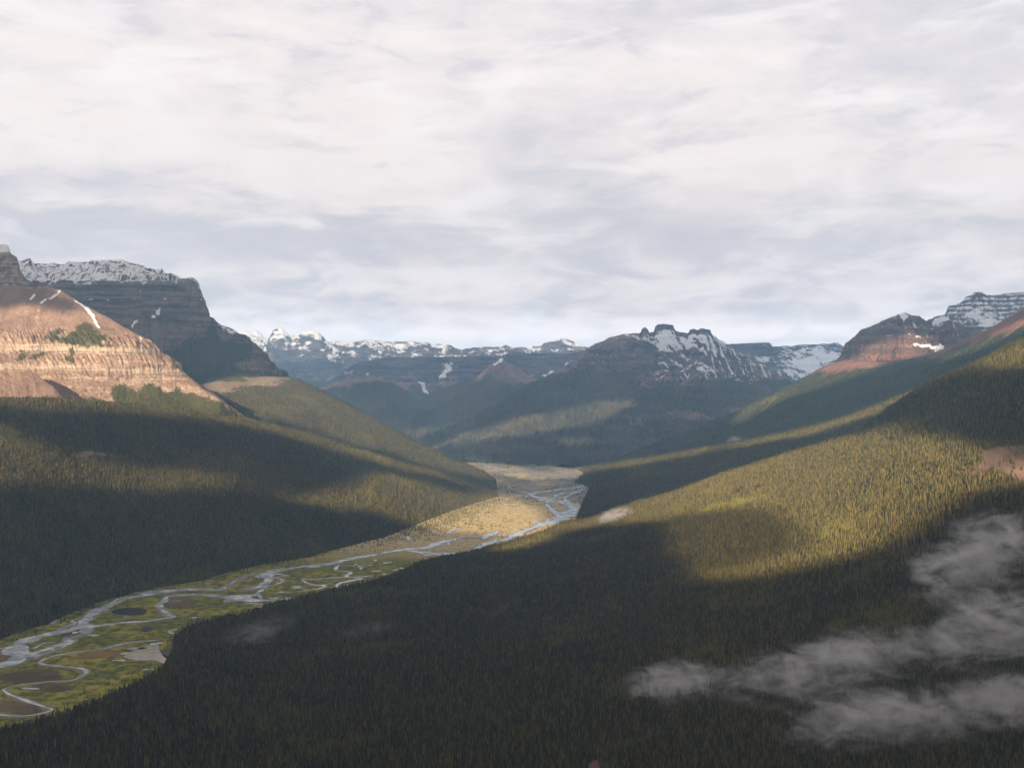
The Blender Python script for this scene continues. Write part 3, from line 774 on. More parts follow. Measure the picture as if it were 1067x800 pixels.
RIV = [
    (Cz([(0, 388), (60, 383), (130, 371), (200, 359), (255, 350), (300, 348), (350, 333), (385, 322), (430, 311), (480, 303), (540, 300), (590, 285)]), [34, 34, 38, 40, 48, 44, 46, 40, 22, 18, 16, 14]),
    (Cz([(235, 356), (330, 366), (400, 370), (455, 366), (505, 357)]), [20, 36, 42, 40, 26]),
    (Cz([(520, 350), (560, 330), (620, 315), (670, 308)]), [22, 34, 50, 50]),
    (Cz([(545, 310), (580, 292), (610, 278)]), [22, 34, 18]),
    (Bz([(1067, 215), (960, 230), (880, 248), (800, 262), (740, 270)]), [28, 30, 36, 40, 34]),
    (Bz([(760, 266), (690, 273), (620, 283), (560, 300), (535, 322), (545, 345), (500, 368), (450, 385), (395, 397)]), [26, 20, 26, 46, 62, 46, 26, 20, 14]),
    (Bz([(600, 284), (480, 300), (380, 330), (270, 395), (200, 394), (100, 396), (0, 400), (-160, 410)]), [10, 8, 8, 16, 26, 34, 34, 32]),
    (Bz([(520, 380), (480, 405), (455, 430), (415, 436)]), [12, 16, 14, 12]),
    (Bz([(0, 428), (100, 424), (200, 425), (270, 433), (340, 440), (420, 450), (500, 455), (600, 450), (745, 437)]), [16, 24, 30, 44, 70, 56, 34, 18, 12]),
    (Bz([(400, 470), (440, 472), (520, 478)]), [14, 10, 8]),
    (Bz([(1067, 338), (980, 326), (930, 328), (850, 333), (780, 338), (722, 338), (742, 355), (782, 369), (842, 373), (822, 388), (758, 398)]), [10, 12, 14, 12, 12, 14, 12, 12, 12, 10, 9]),
    (Bz([(1067, 270), (990, 262), (925, 262), (905, 285), (935, 292), (990, 300), (962, 320), (1010, 327), (1100, 318)]), [6, 6, 10, 14, 8, 12, 13, 14, 10]),
    (Bz([(1067, 335), (1000, 345), (925, 362), (908, 386)]), [24, 22, 14, 11]),
    (Bz([(575, 412), (610, 412), (660, 412)]), [10, 10, 5]),
    (Bz([(800, 392), (730, 402), (690, 405)]), [6, 6, 5]),
    (A([(1000, 70), (900, 79), (780, 95), (680, 115), (600, 140), (535, 168), (465, 205), (442, 240), (400, 270), (330, 290), (230, 306), (150, 335), (95, 368), (100, 405), (60, 445), (0, 475), (-80, 490)]),
     [32, 30, 26, 26, 30, 34, 40, 40, 40, 38, 40, 44, 62, 70, 48, 38, 36]),
    (A([(440, 250), (452, 290), (425, 305), (355, 330), (345, 350), (260, 373), (190, 398), (120, 425)]), [26, 24, 12, 16, 30, 26, 30, 36]),
    (A([(290, 345), (230, 350), (190, 370), (170, 380)]), [8, 12, 10, 14]),
    (A([(110, 380), (40, 373), (0, 377), (-60, 376)]), [22, 12, 10, 10]),
    (A([(1000, 99), (930, 102), (872, 108), (862, 130), (830, 150), (842, 175), (882, 203), (905, 212), (850, 222), (760, 235), (650, 242), (560, 252), (470, 262), (400, 272)]),
     [14, 12, 16, 26, 24, 20, 20, 16, 22, 28, 28, 26, 24, 20]),
    (A([(270, 215), (262, 235), (250, 250)]), [22, 30, 16]),
    (A([(815, 333), (740, 340), (680, 345), (620, 358), (560, 375), (480, 387), (380, 400), (300, 412), (240, 430), (207, 450), (240, 462), (330, 472), (420, 482), (450, 500), (430, 520), (370, 545), (280, 548),
        (180, 558), (80, 572), (20, 590), (40, 610), (100, 635), (180, 665), (240, 685), (275, 695), (240, 710), (160, 725), (80, 730), (0, 722), (-80, 716)]),
     [10, 8, 9, 10, 8, 6, 7, 8, 9, 10, 9, 9, 10, 12, 11, 10, 8, 8, 9, 12, 10, 11, 11, 12, 14, 12, 9, 8, 8, 8]),
    (A([(385, 708), (300, 727), (200, 752), (100, 778), (0, 800)]), [5, 6, 7, 5, 5]),
    (A([(925, 275), (880, 290), (905, 300)]), [14, 16, 8]),
    # the far braids
    (Cz([(640, 312), (720, 275), (790, 250), (850, 232), (895, 205), (905, 182), (850, 166), (785, 152), (735, 132), (800, 121), (880, 112), (948, 102), (960, 88), (930, 68), (880, 58), (800, 60), (720, 64)]),
     [40, 40, 60, 90, 90, 100, 70, 80, 50, 60, 70, 90, 80, 50, 30, 30, 24]),
    (Cz([(860, 230), (830, 200), (800, 175), (820, 150), (860, 130), (900, 118)]), [40, 30, 30, 36, 30, 30]),
    (Cz([(905, 185), (870, 150), (900, 130), (950, 112)]), [40, 30, 40, 40]),
    (Cz([(735, 132), (700, 120), (660, 112), (640, 100)]), [30, 20, 16, 12]),
    (Cz([(720, 75), (770, 84), (830, 88), (900, 84), (950, 90)]), [20, 26, 30, 26, 26]),
    (Cz([(400, 290), (430, 275), (460, 265)]), [12, 26, 10]), (Cz([(255, 316), (247, 302), (265, 296)]), [10, 16, 12]),
    (Cz([(440, 118), (460, 122), (485, 124)]), [14, 22, 14]),
    (Cz([(560, 20), (600, 32), (660, 42), (700, 48)]), [40, 50, 40, 30]),
]
PONDS = [(A([(640, 420), (700, 388), (750, 368), (822, 356), (832, 392), (880, 425), (905, 448), (850, 456), (800, 440), (720, 442), (660, 430)]), 'pale'),
         (A([(832, 388), (870, 385), (930, 390), (980, 402), (960, 425), (900, 440), (860, 425)]), 'dark'),  # dark reflection in the pond, painted as its own sheet of water
         (A([(580, 185), (600, 174), (640, 168), (700, 166), (750, 170), (768, 182), (740, 198), (670, 204), (600, 198)]), 'dark'),
         (A([(740, 270), (770, 264), (800, 270), (790, 285), (755, 290), (735, 282)]), 'dark'),
         (A([(660, 382), (665, 376), (690, 372), (740, 372), (760, 378), (700, 386)]), 'pale'),
         (Bz([(660, 383), (675, 376), (705, 376), (718, 383), (705, 391), (672, 391)]), 'pale'),
         (Bz([(962, 374), (975, 367), (1005, 367), (1012, 376), (995, 382), (968, 381)]), 'pale'),
         (Bz([(1005, 266), (1015, 260), (1028, 268), (1015, 273)]), 'pale'), (Bz([(1035, 278), (1045, 272), (1055, 278), (1044, 284)]), 'pale'),
         (Bz([(570, 408), (600, 405), (625, 410), (600, 418)]), 'pale'),
         (Cz([(600, 318), (640, 305), (665, 308), (640, 320)]), 'pale'), (Cz([(35, 418), (45, 416), (60, 421), (42, 423)]), 'pale'), (Cz([(110, 395), (122, 392), (124, 399)]), 'pale')]


def dense_line(pts, ws, n=6, jitter=0.0):
    pts = np.array(pts)
    k = np.arange(len(pts))
    t = np.linspace(0, len(pts) - 1, (len(pts) - 1) * n + 1)
    # Catmull-Rom
    out = []
    for tt in t:
        i = min(int(tt), len(pts) - 2)
        f = tt - i
        p0, p1, p2, p3 = pts[max(i - 1, 0)], pts[i], pts[i + 1], pts[min(i + 2, len(pts) - 1)]
        out.append(0.5 * ((2 * p1) + (-p0 + p2) * f + (2 * p0 - 5 * p1 + 4 * p2 - p3) * f * f + (-p0 + 3 * p1 - 3 * p2 + p3) * f ** 3))
    w = np.interp(t, k, ws)
    return np.array(out), w


m, nt = material('river_water')
pos = nt.pos()
n1 = nt.noise(nt.scaled(pos, (1, 1, 0)), 1 / 14, 4, 0.6)
n2 = nt.noise(nt.scaled(pos, (1, 1, 0)), 1 / 60, 4, 0.6)
wc = nt.mix(nt.step(n2, 0.35, 0.65), (0.30, 0.38, 0.43), (0.56, 0.58, 0.60))
finish(nt, wc, nt.step(n2, 0.3, 0.7, 0.10, 0.32), 0.9, n1, 0.25, 0.8)
M_water = m
m, nt = material('dark_water_and_reflection')
finish(nt, (0.015, 0.018, 0.014), 0.25, 0.12)
M_dark = m
m, nt = material('pale_pond_water')
pos = nt.pos()
finish(nt, nt.mix(nt.step(nt.noise(pos, 1 / 25, 4, .6), .4, .6), (0.22, 0.24, 0.24), (0.33, 0.34, 0.33)), 0.12, 0.9)
M_pale = m

extra = []
for ri, (pts_, ws_) in enumerate(RIV):
    if np.mean(ws_) > 22:
        for q_ in range(2):
            cc_, ww_ = dense_line(pts_, ws_, 3)
            tg_ = np.gradient(cc_, axis=0)
            tg_ /= np.linalg.norm(tg_, axis=1)[:, None] + 1e-9
            off_ = fbm(cc_[:, 0] / 170 + 5 * q_ + ri, cc_[:, 1] / 170, 0 * ww_ + 2, 3) * 3.2 * np.maximum(ww_, 30)
            extra.append((cc_ + np.stack([-tg_[:, 1], tg_[:, 0]], 1) * off_[:, None], ww_ * (.22 if q_ else .3)))
RIV += extra
DL = []
vs, fs = [], []
base = 0
for ri, (pts, ws) in enumerate(RIV):
    c, w = dense_line(pts, ws)
    nn = fbm(c[:, 0] / 90 + ri, c[:, 1] / 90, 0 * c[:, 0] + 9, 3)
    w = w * np.clip(1 + 1.7 * nn, .25, 2)
    tg = np.gradient(c, axis=0)
    tg /= np.linalg.norm(tg, axis=1)[:, None] + 1e-9
    nr = np.stack([-tg[:, 1], tg[:, 0]], 1)
    c = c + nr * (fbm(c[:, 0] / 150, c[:, 1] / 150, 0 * c[:, 0] + 4, 3) * w * 0.6)[:, None]
    DL.append((c, w))
    n = len(c)
    zl = 0.5 + 0.012 * ri
    ww = w.copy()
    ww[0] *= .3
    ww[-1] *= .3
    L = np.concatenate([c + nr * ww[:, None] / 2, np.full((n, 1), zl)], 1)
    R = np.concatenate([c - nr * ww[:, None] / 2, np.full((n, 1), zl)], 1)
    vs.append(np.stack([L, R], 1).reshape(-1, 3))
    i = np.arange(n - 1) * 2 + base
    fs.append(np.stack([i, i + 1, i + 3, i + 2], 1))
    base += 2 * n
link('river', mesh_from('river', np.concatenate(vs), np.concatenate(fs), M_water), kind='structure')
for poly, kind in PONDS:
    c = np.array([(p[0], p[1]) for p in poly] + [poly[0]])
    c, _ = dense_line(c, [1] * len(c), 5)
    c = c[:-1] + 5 * np.stack([fbm(c[:-1, 0] / 30, c[:-1, 1] / 30, 0 * c[:-1, 0], 3), fbm(c[:-1, 0] / 30, c[:-1, 1] / 30, 0 * c[:-1, 0] + 8, 3)], 1)
    ctr = c.mean(0)
    n = len(c)
    v = np.concatenate([np.concatenate([c, np.full((n, 1), 1.2)], 1), [[ctr[0], ctr[1], 1.2]]])
    i = np.arange(n)
    link('pond', mesh_from('pond', v, np.stack([i, (i + 1) % n, np.full(n, n)], 1), M_pale if kind == 'pale' else M_dark), kind='structure')

# small meltwater pools scattered over the flats
pv, pf = [], []
pr = random.Random(3)
spots = [(pr.uniform(330, 470), pr.uniform(552, 598)) for _ in range(46)] + [(pr.uniform(20, 330), pr.uniform(600, 735)) for _ in range(40)] + [(pr.uniform(470, 560), pr.uniform(520, 560)) for _ in range(16)]
for (qx, qy) in spots:
    gx_, gy_ = G(qx, qy)
    a_, b_ = pr.uniform(6, 22), pr.uniform(4, 10)
    n_ = 14
    i0 = len(pv)
    ph = pr.uniform(0, 3)
    for k in range(n_):
        t_ = k * 2 * math.pi / n_
        r_ = 1 + .35 * math.sin(2 * t_ + ph) + .2 * math.sin(3 * t_ + 2 * ph)
        pv.append((gx_ + a_ * r_ * math.cos(t_) + b_ * .5 * math.sin(t_), gy_ + b_ * r_ * math.sin(t_) * 1.6, 0.45))
    pv.append((gx_, gy_, 0.45))
    pf += [(i0 + k, i0 + (k + 1) % n_, i0 + n_) for k in range(n_)]
link('meltwater_pools', mesh_from('meltwater_pools', pv, pf, M_water), kind='structure')

# valley floor: rows are spaced as distance grows, columns fan out from the viewpoint's foot
rows = np.concatenate([np.linspace(1500, 8000, 460, endpoint=False), np.linspace(8000, 12000, 120, endpoint=False), np.geomspace(12000, 40000, 30)])
cols = np.linspace(-700, 1500, 900) - 533.5
YY = rows[:, None] * np.ones(len(cols))[None]
XX = cols[None, :] / F * YY
x, y = XX, YY
dr = np.full(x.shape, 1e9)
for c, w in DL:
    sub = c[::2] if len(c) > 4 else c
    bb = (x > c[:, 0].min() - 150) & (x < c[:, 0].max() + 150) & (y > c[:, 1].min() - 150) & (y < c[:, 1].max() + 150)
    if bb.any():
        d = line_dist(sub, x[bb], y[bb]) - w.mean() / 2
        dr[bb] = np.minimum(dr[bb], d)
px_, py_ = unproj(np.stack([x, y, 0 * x], -1))
nb_ = fbm(x / 120, y / 120, 0 * x, 5)
grav = sstep(22, -4, dr + 26 * nb_) * .75
fargrav = sstep(535, 515, py_ + 14 * nb_) * sstep(430, 520, px_ + (py_ - 500) * .3)
braid = ridged(x / 420 + 3, y / 900, 0 * x + 2, 4)
mud = 0
for (cx, cy, rx, ry) in ((180, 515, 185, 34), (270, 580, 125, 24), (90, 680, 150, 42), (20, 425, 60, 25), (940, 140, 90, 30), (440, 155, 110, 14), (380, 295, 90, 25), (560, 480, 0, 0)):
    if rx:
        e = 1 - np.hypot((px_ - cx / 5) / (rx / 5), (py_ - 600 - cy / 5) / (ry / 5))
        mud = np.maximum(mud, sstep(-.35, .45, e + .8 * nb_))
reed = .8 * sstep(-3, 3.5, inside([(64, 687), (80, 682), (100, 678), (128, 677), (126, 684), (95, 687), (70, 689)], px_, py_) + 3 * fbm(x / 22, y / 22, 0 * x, 3))
gold_glow = sstep(0, 1, (590 - py_) / 25)
floorz = 0.5 * fbm(x / 200, y / 200, 0 * x, 3) - 0.6
m, nt = material('meadow_and_gravel')
pos = nt.pos()
n1 = nt.noise(pos, 1 / 220, 6, 0.6)
n2 = nt.noise(pos, 1 / 35, 5, 0.65)
n3 = nt.noise(pos, 1 / 9, 3, 0.6)
g = nt.mix(nt.step(n1, 0.38, 0.62), (0.15, 0.165, 0.028), (0.30, 0.27, 0.05))
g = nt.mix(nt.step(n2, 0.42, 0.60, 0, .8), g, (0.045, 0.052, 0.018))
g = nt.mix(nt.step(nt.noise(pos, 1 / 75, 6, 0.7, 1.0), 0.52, 0.62, 0, .6), g, (0.10, 0.082, 0.035))
gl = nt.mix(nt.step(n2, 0.40, 0.60), (0.32, 0.25, 0.10), (0.52, 0.41, 0.24))  # dry flats, with the sunlit golden glow put into the colour
g = nt.mix(nt.attr('gold_glow'), g, gl)
gv = nt.mix(nt.step(n2, 0.35, 0.65), (0.17, 0.155, 0.135), (0.26, 0.235, 0.20))
g = nt.mix(nt.step(nt.math('ADD', nt.attr('gravel'), nt.math('MULTIPLY', nt.math('SUBTRACT', n2, .5), .8)), .35, .65), g, gv)
g = nt.mix(nt.step(nt.math('ADD', nt.attr('mud'), nt.math('MULTIPLY', nt.math('SUBTRACT', n3, .5), .4)), .4, .6, 0, .9), g, nt.mix(nt.step(n1, .4, .6), (0.085, 0.062, 0.036), (0.16, 0.115, 0.070)))
g = nt.mix(nt.step(nt.math('ADD', nt.attr('reed'), nt.math('MULTIPLY', nt.math('SUBTRACT', n3, .5), .6)), .4, .6, 0, .8), g, (0.20, 0.125, 0.055))
finish(nt, g, 0.95, 0.1, nt.math('ADD', n2, n3), 0.6, 3.0)
M_floor = m
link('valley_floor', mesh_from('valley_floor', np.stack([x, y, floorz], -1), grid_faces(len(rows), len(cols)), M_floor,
     {'gravel': np.clip(np.maximum(grav, fargrav * (.25 + .6 * braid)), 0, 1), 'mud': np.clip(mud, 0, 1), 'reed': reed, 'gold_glow': gold_glow}), kind='structure')
COARSE.append((np.array([(-30000, 500, 0), (30000, 500, 0), (30000, 45000, 0), (-30000, 45000, 0)], float), np.array([[0, 1, 2, 3]]), 'valley_floor'))
# the land beyond, out to the horizon
m, nt = material('plain_ground')
finish(nt, nt.mix(nt.step(nt.noise(nt.pos(), 1 / 900, 5, .6), .4, .6), (0.04, 0.05, 0.025), (0.07, 0.065, 0.035)), 0.95, 0.1)
s_ = 90000
link('ground', mesh_from('ground', [(-s_, -s_, -70), (s_, -s_, -70), (s_, s_, -70), (-s_, s_, -70)], [[0, 1, 2, 3]], m), kind='structure')
print('floor', round(time.time() - T0, 1))

# ------------------------------------------------------------------ conifers
m, nt = material('conifer_needles')
tint = nt.attr('tint', 'INSTANCER')
rnd = nt.new('ShaderNodeObjectInfo').outputs['Random']
c = nt.mix(nt.math('POWER', rnd, 1.6), (0.030, 0.033, 0.015), (0.175, 0.142, 0.048))
c = nt.mix(nt.step(tint, 0.4, 1.0), c, (0.15, 0.14, 0.038))
c = nt.mix(nt.step(tint, -0.5, -1.0), c, (0.10, 0.045, 0.025))
finish(nt, c, 0.85, 0.12)
M_needle = m
m, nt = material('conifer_bark')
finish(nt, nt.mix(nt.noise(nt.scaled(nt.new('ShaderNodeTexCoord').outputs['Object'], (1, 1, .3)), 6, 3), (0.07, 0.05, 0.035), (0.12, 0.09, 0.07)), 0.95, 0.1)
M_bark = m


def crown_mesh(seed, H=19.0, R=2.6, tiers=6, sides=7):
    r = random.Random(seed)
    v, f = [], []
    z0 = H * 0.07
    for t in range(tiers):
        a0 = t / tiers
        zb = z0 + (H - z0) * (a0 ** 0.92) * 0.94
        rad = R * (1 - a0) ** 0.85 * r.uniform(0.85, 1.15)
        zt = min(H, zb + (H - z0) / tiers * 1.9)
        i0 = len(v)
        ox, oy = r.uniform(-.12, .12), r.uniform(-.12, .12)
        v.append((ox, oy, H if t == tiers - 1 else zt))
        rot = r.uniform(0, 6.28)
        n = sides * 2
        for k in range(n):
            an = rot + k * 2 * math.pi / n
            q = rad * (r.uniform(0.85, 1.2) if k % 2 == 0 else r.uniform(0.35, 0.55))
            dz = -0.5 * (rad / R) if k % 2 == 0 else 0.35
            v.append((q * math.cos(an), q * math.sin(an), zb + dz + r.uniform(-.2, .2)))
        for k in range(n):
            f.append((i0, i0 + 1 + k, i0 + 1 + (k + 1) % n))
    return v, f


def to_mesh(name, v, f, mat):
    me = bpy.data.meshes.new(name)
    me.from_pydata(v, [], f)
    me.materials.append(mat)
    me.update()
    return me


crown_vars = []
for i, (H, R) in enumerate(((19, 2.5), (22, 2.7), (16, 2.3), (20, 2.2), (13, 2.2))):
    crown_vars.append(to_mesh('crown', *crown_mesh(40 + i, H, R), M_needle))
tv_, tf_ = [], []
for k in range(2):
    zz = -2.0 if k == 0 else 14.0
    rr = 0.28 if k == 0 else 0.08
    tv_ += [(rr * math.cos(a * math.pi / 3), rr * math.sin(a * math.pi / 3), zz) for a in range(6)]
tf_ = [(a, (a + 1) % 6, 6 + (a + 1) % 6, 6 + a) for a in range(6)]
trunk_me = to_mesh('trunk', tv_, tf_, M_bark)


def sample_trees(name, spacing, dens_fn, pxr=(-140, 1210), vmin=-0.12, size=1.0):
    D = MASS[name]
    Q, c = D['Q'], D['ctx']
    fcs = grid_faces(*Q.shape[:2])
    q = Q.reshape(-1, 3)
    px, V = c['px'].ravel(), c['V'].ravel()
    py = c['py'].ravel()
    a, b, cc, d = (fcs[:, k] for k in range(4))
    keep = (px[a] > pxr[0]) & (px[a] < pxr[1]) & (V[a] > vmin) & (py[a] < 850)
    fcs = fcs[keep]
    a, b, cc, d = (fcs[:, k] for k in range(4))
    area = 0.5 * np.abs((q[cc, 0] - q[a, 0]) * (q[d, 1] - q[b, 1]) - (q[cc, 1] - q[a, 1]) * (q[d, 0] - q[b, 0]))
    n = int(area.sum() / spacing ** 2)
    cs = np.cumsum(area)
    idx = np.searchsorted(cs, rng.random(n) * cs[-1])
    idx = np.minimum(idx, len(fcs) - 1)
    s, t = rng.random(n), rng.random(n)
    w = [(1 - s) * (1 - t), s * (1 - t), s * t, (1 - s) * t]
    pt = sum(q[k[idx]] * w[j][:, None] for j, k in enumerate((a, b, cc, d)))
    gr = sum(D['at']['green'].ravel()[k[idx]] * w[j] for j, k in enumerate((a, b, cc, d)))
    ppx, ppy = unproj(pt)
    dn = dens_fn(pt, ppx, ppy) * (.04 + .96 * sstep(0.35, 0.7, gr))
    ok = (rng.random(n) < dn) & (pt[:, 2] > -3)
    return pt[ok], ppx[ok], ppy[ok]


groups = []
cl1 = lambda p, s, k=0.0: fbm(p[:, 0] / s + k, p[:, 1] / s, 0 * p[:, 0] + k, 4)


def dens_near(p, px, py):
    d = 0.96 - 0.5 * sstep(0.16, 0.36, cl1(p, 260, 2.0)) - .55 * sstep(.12, .3, cl1(p, 45, 5))
    for (cx, cy, rx, ry) in ((682, 752, 22, 4), (250, 735, 30, 4), (700, 675, 25, 3), (330, 683, 25, 4), (600, 640, 30, 4)):
        d = d * (1 - 0.85 * sstep(0, .5, 1 - np.hypot((px - cx) / rx, (py - cy) / ry) + .6 * cl1(p, 50)))
    return d


groups.append(('near_hill', *sample_trees('near_hill', 4.7, dens_near, (-60, 1300), -0.05)))
groups.append(('forested_hill', *sample_trees('forested_hill', 5.7, lambda p, px, py: 0.93 - .35 * sstep(.1, .35, cl1(p, 300, 1)) - .35 * sstep(460, 425, py), (-30, 560), -0.05)))
groups.append(('second_hill', *sample_trees('second_hill', 9.0, lambda p, px, py: 0.75 - .5 * sstep(.0, .25, cl1(p, 350, 3)), (150, 560), -0.02)))
groups.append(('middle_slope', *sample_trees('middle_slope', 8.0, lambda p, px, py: 0.9 + 0 * px, (560, 1280), -0.02)))
groups.append(('long_flank', *sample_trees('long_flank', 11.0, lambda p, px, py: 0.9 * sstep(.35, -.1, cl1(p, 500, 3)) * sstep(-10, 25, py - np.interp(px, [700, 860, 923, 976, 1023, 1067], [430, 395, 388, 376, 362, 350])), (560, 1120), 0.02)))
groups.append(('orange_mountain', *sample_trees('orange_mountain', 12.0, lambda p, px, py: 0.75 + 0 * px, (-30, 560), 0.5)))
groups.append(('lower_spur', *sample_trees('lower_spur', 12.0, lambda p, px, py: 0.7 + 0 * px, (-30, 560), 0.3)))
fl = np.concatenate([np.stack([rng.uniform(-2300, 700, 240000), rng.uniform(2300, 9300, 240000), np.zeros(240000) - .3], 1),
                     np.stack([rng.uniform(-1500, 1400, 70000), rng.uniform(9300, 12600, 70000), np.zeros(70000) - .3], 1)])
fx_, fy_ = unproj(fl)
edge_l = [(0, 670), (60, 648), (120, 624), (200, 609), (260, 594), (330, 580), (400, 562), (440, 547), (480, 532), (519, 517)]
edge_r = [(0, 763), (80, 742), (130, 719), (165, 700), (200, 653), (250, 640), (300, 626), (350, 615), (400, 603), (440, 586), (500, 573), (560, 556), (600, 543), (605, 520), (600, 500)]
dl_ = line_dist([G(*p) for p in edge_l], fl[:, 0], fl[:, 1])
dr_ = line_dist([G(*p) for p in edge_r], fl[:, 0], fl[:, 1])
fn = cl1(fl, 90, 3)
fd = np.maximum(np.exp(-np.maximum(dl_ - 10, 0) / 55.), np.exp(-np.maximum(dr_ - 10, 0) / 40.)) * sstep(-.15, .25, fn) * 1.0
fd = np.maximum(fd, .75 * sstep(.0, .25, cl1(fl, 260, 6)) * sstep(572, 548, fy_) * sstep(-.1, .2, fn))
fd = np.maximum(fd, .85 * sstep(-6, 14, inside([(330, 575), (400, 540), (440, 515), (520, 500), (545, 512), (520, 528), (480, 548), (440, 562), (400, 570)], fx_, fy_) + 14 * fn))
fd = np.maximum(fd, .8 * sstep(9600, 11500, fl[:, 1]) * sstep(.2, -.1, cl1(fl, 500, 2)))
rivd = np.full(len(fl), 1e9)
for c_l, w_l in DL:
    rivd = np.minimum(rivd, line_dist(c_l[::4] if len(c_l) > 9 else c_l, fl[:, 0], fl[:, 1]) - w_l.mean() / 2)
for pl_, _k in PONDS:
    rivd = np.minimum(rivd, -inside(pl_, fl[:, 0], fl[:, 1]))
okf = (rng.random(len(fl)) < fd * .8) & (rivd > 9) & (fx_ > -30)
groups.append(('valley', fl[okf], fx_[okf], fy_[okf]))
for g_ in groups:
    print(g_[0], len(g_[1]))
pts = np.concatenate([g[1] for g in groups])
tpx, tpy = unproj(pts)
small = np.concatenate([np.full(len(g[1]), {'near_hill': 1.0, 'forested_hill': 1.0, 'middle_slope': 1.05, 'second_hill': 1.0, 'long_flank': 1.1}.get(g[0], .7)) for g in groups])
n = len(pts)
pts[:, 2] -= 0.6
scale = 0.8 * small * np.clip(rng.lognormal(-.04, 0.28, n), 0.4, 1.8) * (1 + .35 * cl1(pts, 150, 7))
tint = np.clip(2.2 * cl1(pts, 420, 8) + .9 * cl1(pts, 60, 9) + 0.25 * rng.normal(size=n), -.45, 1)
red = inside([(590, 600), (605, 590), (625, 595), (622, 618), (600, 612)], tpx, tpy) > 0
tint[red & (rng.random(n) < .35)] = -1
tint[(rng.random(n) < .004)] = -1
kind = rng.integers(0, 5, n)
rotz = rng.random(n) * 6.283

# the 300 conifers that show largest are individuals
vis = (tpx > 4) & (tpx < 1062) & (tpy < 797) & (pts[:, 1] > 0)
size_px = scale / pts[:, 1]
cand = np.where(vis)[0]
cand = cand[np.argsort(-size_px[cand])][:290]
ind = np.zeros(n, bool)
ind[cand] = True
protos = []
for k in range(5):
    e = bpy.data.objects.new('conifer', None)
    cr_ = bpy.data.objects.new('crown', crown_vars[k])
    tk_ = bpy.data.objects.new('trunk', trunk_me)
    protos.append((e, cr_, tk_))
used = [False] * 5
first_crown = {}
for j in cand:
    k = int(kind[j])
    e0, c0, t0 = protos[k]
    if used[k]:
        e, c_, t_ = e0.copy(), c0.copy(), t0.copy()
    else:
        e, c_, t_ = e0, c0, t0
        used[k] = True
        first_crown[k] = c0
    c_.parent = e
    t_.parent = e
    for o in (e, c_, t_):
        col.objects.link(o)
    e.location = pts[j]
    e.rotation_euler = (0, 0, float(rotz[j]))
    s = float(scale[j])
    e.scale = (s, s, s)
    e['category'] = 'conifer'
    e['group'] = 'tallest looking conifers along the forest\'s near edge'
    e['label'] = 'dark narrow conifer in the closest rows of the forest, low along the picture\'s bottom edge'

rest = ~ind
me = bpy.data.meshes.new('conifer_forest')
rp = pts[rest].astype(np.float32)
me.vertices.add(len(rp))
me.vertices.foreach_set('co', rp.ravel())
for nm, arr, ty in (('tint', tint[rest], 'FLOAT'), ('size', scale[rest], 'FLOAT'), ('turn', rotz[rest], 'FLOAT')):
    at = me.attributes.new(nm, ty, 'POINT')
    at.data.foreach_set('value', arr.astype(np.float32))
at = me.attributes.new('variety', 'INT', 'POINT')
at.data.foreach_set('value', kind[rest].astype(np.int32))
fo = link('conifer_forest', me, kind='stuff')
ng = bpy.data.node_groups.new('plant_conifers', 'GeometryNodeTree')
ng.interface.new_socket('Geometry', in_out='INPUT', socket_type='NodeSocketGeometry')
ng.interface.new_socket('Geometry', in_out='OUTPUT', socket_type='NodeSocketGeometry')
gi, go = ng.nodes.new('NodeGroupInput'), ng.nodes.new('NodeGroupOutput')
iop = ng.nodes.new('GeometryNodeInstanceOnPoints')
g2i = ng.nodes.new('GeometryNodeJoinGeometry')
for k in range(5)[::-1]:
    oi = ng.nodes.new('GeometryNodeObjectInfo')
    oi.inputs['Object'].default_value = protos[k][1]
    oi.inputs['As Instance'].default_value = True
    ng.links.new(oi.outputs['Geometry'], g2i.inputs[0])


def named(nm, ty):
    a = ng.nodes.new('GeometryNodeInputNamedAttribute')
    a.data_type = ty
    a.inputs['Name'].default_value = nm
    return a.outputs['Attribute']


cx = ng.nodes.new('ShaderNodeCombineXYZ')
ng.links.new(named('turn', 'FLOAT'), cx.inputs[2])
ng.links.new(gi.outputs[0], iop.inputs['Points'])
ng.links.new(g2i.outputs[0], iop.inputs['Instance'])
iop.inputs['Pick Instance'].default_value = True
ng.links.new(named('variety', 'INT'), iop.inputs['Instance Index'])
ng.links.new(cx.outputs[0], iop.inputs['Rotation'])
ng.links.new(named('size', 'FLOAT'), iop.inputs['Scale'])
ng.links.new(iop.outputs[0], go.inputs[0])
md = fo.modifiers.new('plant', 'NODES')
md.node_group = ng
print('trees', n, round(time.time() - T0, 1))

# ------------------------------------------------------------------ sun
SUN_EL, SUN_AZ = math.radians(20), math.radians(-13)      # azimuth: behind the viewer, a little to the left
sdir = np.array([math.sin(SUN_AZ) * math.cos(SUN_EL), -math.cos(SUN_AZ) * math.cos(SUN_EL), math.sin(SUN_EL)])
sl = bpy.data.lights.new('sun', 'SUN')
sl.energy = 5.0
sl.angle = math.radians(0.5)
sl.color = (1.0, 0.78, 0.53)
so = bpy.data.objects.new('sun', sl)
so.rotation_euler = Vector(sdir).to_track_quat('Z', 'Y').to_euler()
col.objects.link(so)

